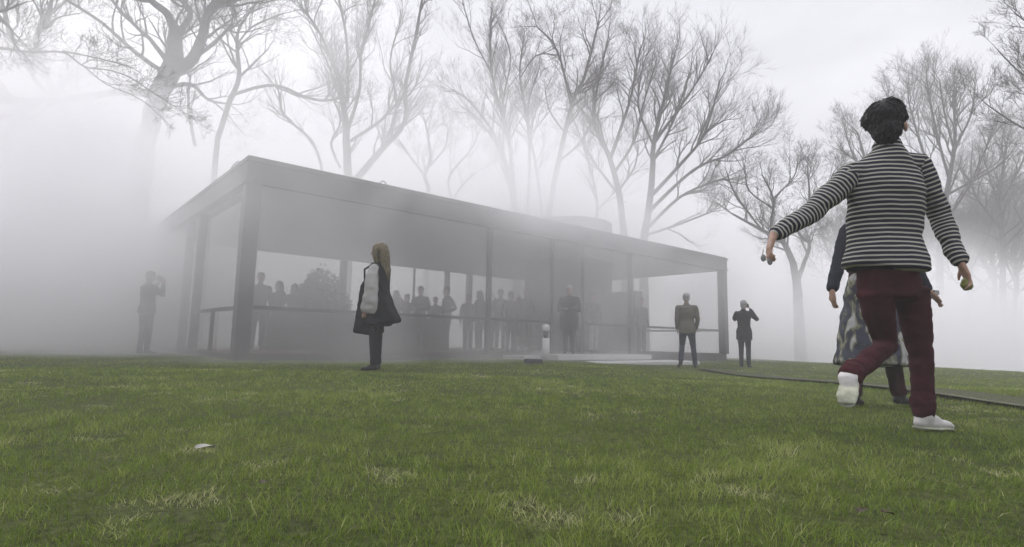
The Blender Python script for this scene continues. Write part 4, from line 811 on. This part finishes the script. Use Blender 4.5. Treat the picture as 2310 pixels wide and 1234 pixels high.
# fallen leaves / scraps on the lawn
leafm = mat('bleached_leaf', (0.34, 0.33, 0.30), 0.8, 0.2, 30); brownleaf = mat('brown_leaf', (0.055, 0.040, 0.026), 0.8, 0.3, 30)
def leaf(px, py, size, mt, lab, rz):
    r_ = ray(px, py); t = -CAMZ/r_.z; p_ = Vector((0, 0, CAMZ))+r_*t; o = []
    V, F = [], []; rnd = random.Random(px); n_ = 9
    for i in range(n_):
        u = i/(n_-1); wv = math.sin(PI*(u*.92+.04))**.8*.30*size; xx = (u-.5)*size; zz = .05*size*math.sin(u*5)+rnd.uniform(0, .03)*size
        for v in (-1, -.5, 0, .5, 1): V.append((xx, v*wv, zz+abs(v)*.22*size*(.5+.3*math.sin(u*4+2*v))))
    for i in range(n_-1):
        for j in range(4): F.append((i*5+j, i*5+j+1, i*5+j+6, i*5+j+5))
    ob = mesh_obj('fallen_leaf', V, F, mt); md = None
    ob.location = (p_.x, p_.y, gz(p_.x, p_.y)+.042); ob.rotation_euler = (.15, -.1, rz); tag(ob, lab, 'leaf')
leaf(461, 1040, .062, leafm, 'curled pale leaf lying on the lawn at lower left', .3)
leaf(592, 1130, .030, brownleaf, 'small brown leaf in the pale tuft at lower centre-left', 1.2)
leaf(1945, 1205, .034, brownleaf, 'dark brown leaf in the grass at bottom right', .6)
leaf(2005, 1212, .028, brownleaf, 'second brown leaf just right of the dark one at bottom right', 2.2)

# ------------------------------------------------------------------ the air: even haze, and the drifting fog bank
def vol_mat(name, dens, col, noise_amt=None, aniso=0.0):
    M = bpy.data.materials.new(name); M.use_nodes = True; t = M.node_tree; t.nodes.clear(); n = t.nodes.new; l = t.links.new
    o = n('ShaderNodeOutputMaterial'); v = n('ShaderNodeVolumePrincipled'); v.inputs['Color'].default_value = col+(1,); v.inputs['Density'].default_value = dens; v.inputs['Anisotropy'].default_value = aniso
    l(v.outputs[0], o.inputs['Volume'])
    if noise_amt:
        c = n('ShaderNodeTexCoord'); ln = n('ShaderNodeVectorMath'); ln.operation = 'LENGTH'; l(c.outputs['Object'], ln.inputs[0])
        fall = n('ShaderNodeMapRange'); fall.interpolation_type = 'SMOOTHSTEP'; fall.inputs[1].default_value = 1.0; fall.inputs[2].default_value = 0.25; fall.inputs[3].default_value = 0; fall.inputs[4].default_value = 1; l(ln.outputs['Value'], fall.inputs[0])
        gm = n('ShaderNodeNewGeometry'); nz_ = n('ShaderNodeTexNoise'); nz_.inputs['Scale'].default_value = .30; nz_.inputs['Detail'].default_value = 4; nz_.inputs['Distortion'].default_value = .6; l(gm.outputs['Position'], nz_.inputs['Vector'])
        mr = n('ShaderNodeMapRange'); mr.inputs[1].default_value = .38; mr.inputs[2].default_value = .62; mr.inputs[3].default_value = 1-noise_amt; mr.inputs[4].default_value = 1+noise_amt; l(nz_.outputs[0], mr.inputs[0])
        m1 = n('ShaderNodeMath'); m1.operation = 'MULTIPLY'; l(fall.outputs[0], m1.inputs[0]); l(mr.outputs[0], m1.inputs[1]); m2 = n('ShaderNodeMath'); m2.operation = 'MULTIPLY'; l(m1.outputs[0], m2.inputs[0]); m2.inputs[1].default_value = dens; l(m2.outputs[0], v.inputs['Density'])
    return M
hz_ = box('haze', -198, 198, -66, 222, -10.2, 17, vol_mat('haze_air', HAZE_DENSITY, (0.993, 0.990, 1.0)))
tag(hz_, 'pale even haze filling the whole garden', 'haze', kind='stuff')
def fog(loc, size, dens, rz=0, na=.8):
    bm = bmesh.new(); bmesh.ops.create_icosphere(bm, subdivisions=3, radius=1.0); o = bm_obj('fog_bank', bm, vol_mat('fog_bank_air', dens, (0.996, 0.994, 1.0), na, 0.4)); o.location = loc; o.scale = size; o.rotation_euler = (0, 0, rz)
    tag(o, 'drifting bank of artificial fog rolling around the pavilion', 'fog', kind='stuff')
fog((-15.5, 15.2, 1.2), (11.5, 7.0, 8.4), 0.38)
fog((-9.5, 17.5, 8.5), (9.0, 4.5, 6.5), 0.06)
fog((-9.8, 11.9, 1.2), (5.0, 4.1, 6.4), 0.85)
fog((-3.0, 27.0, 2.5), (21, 6.0, 9.5), 0.20, 0.25)
fog(tuple(inhouse(5.6, -0.6, 2.8)), (13.0, 3.0, 4.6), 0.27, BYAW)
fog(tuple(inhouse(8.0, 4.0, 1.2)), (12.0, 5.0, 4.5), 0.070, BYAW)
fog(tuple(inhouse(6.6, -1.0, 3.2)), (2.9, 1.6, 1.5), 0.24, BYAW)
fog(tuple(inhouse(5.0, -1.2, -0.2)), (9, 2.6, 1.1), 0.13, BYAW)
fog((15, 26, -1), (15, 9.5, 8.0), 0.42)
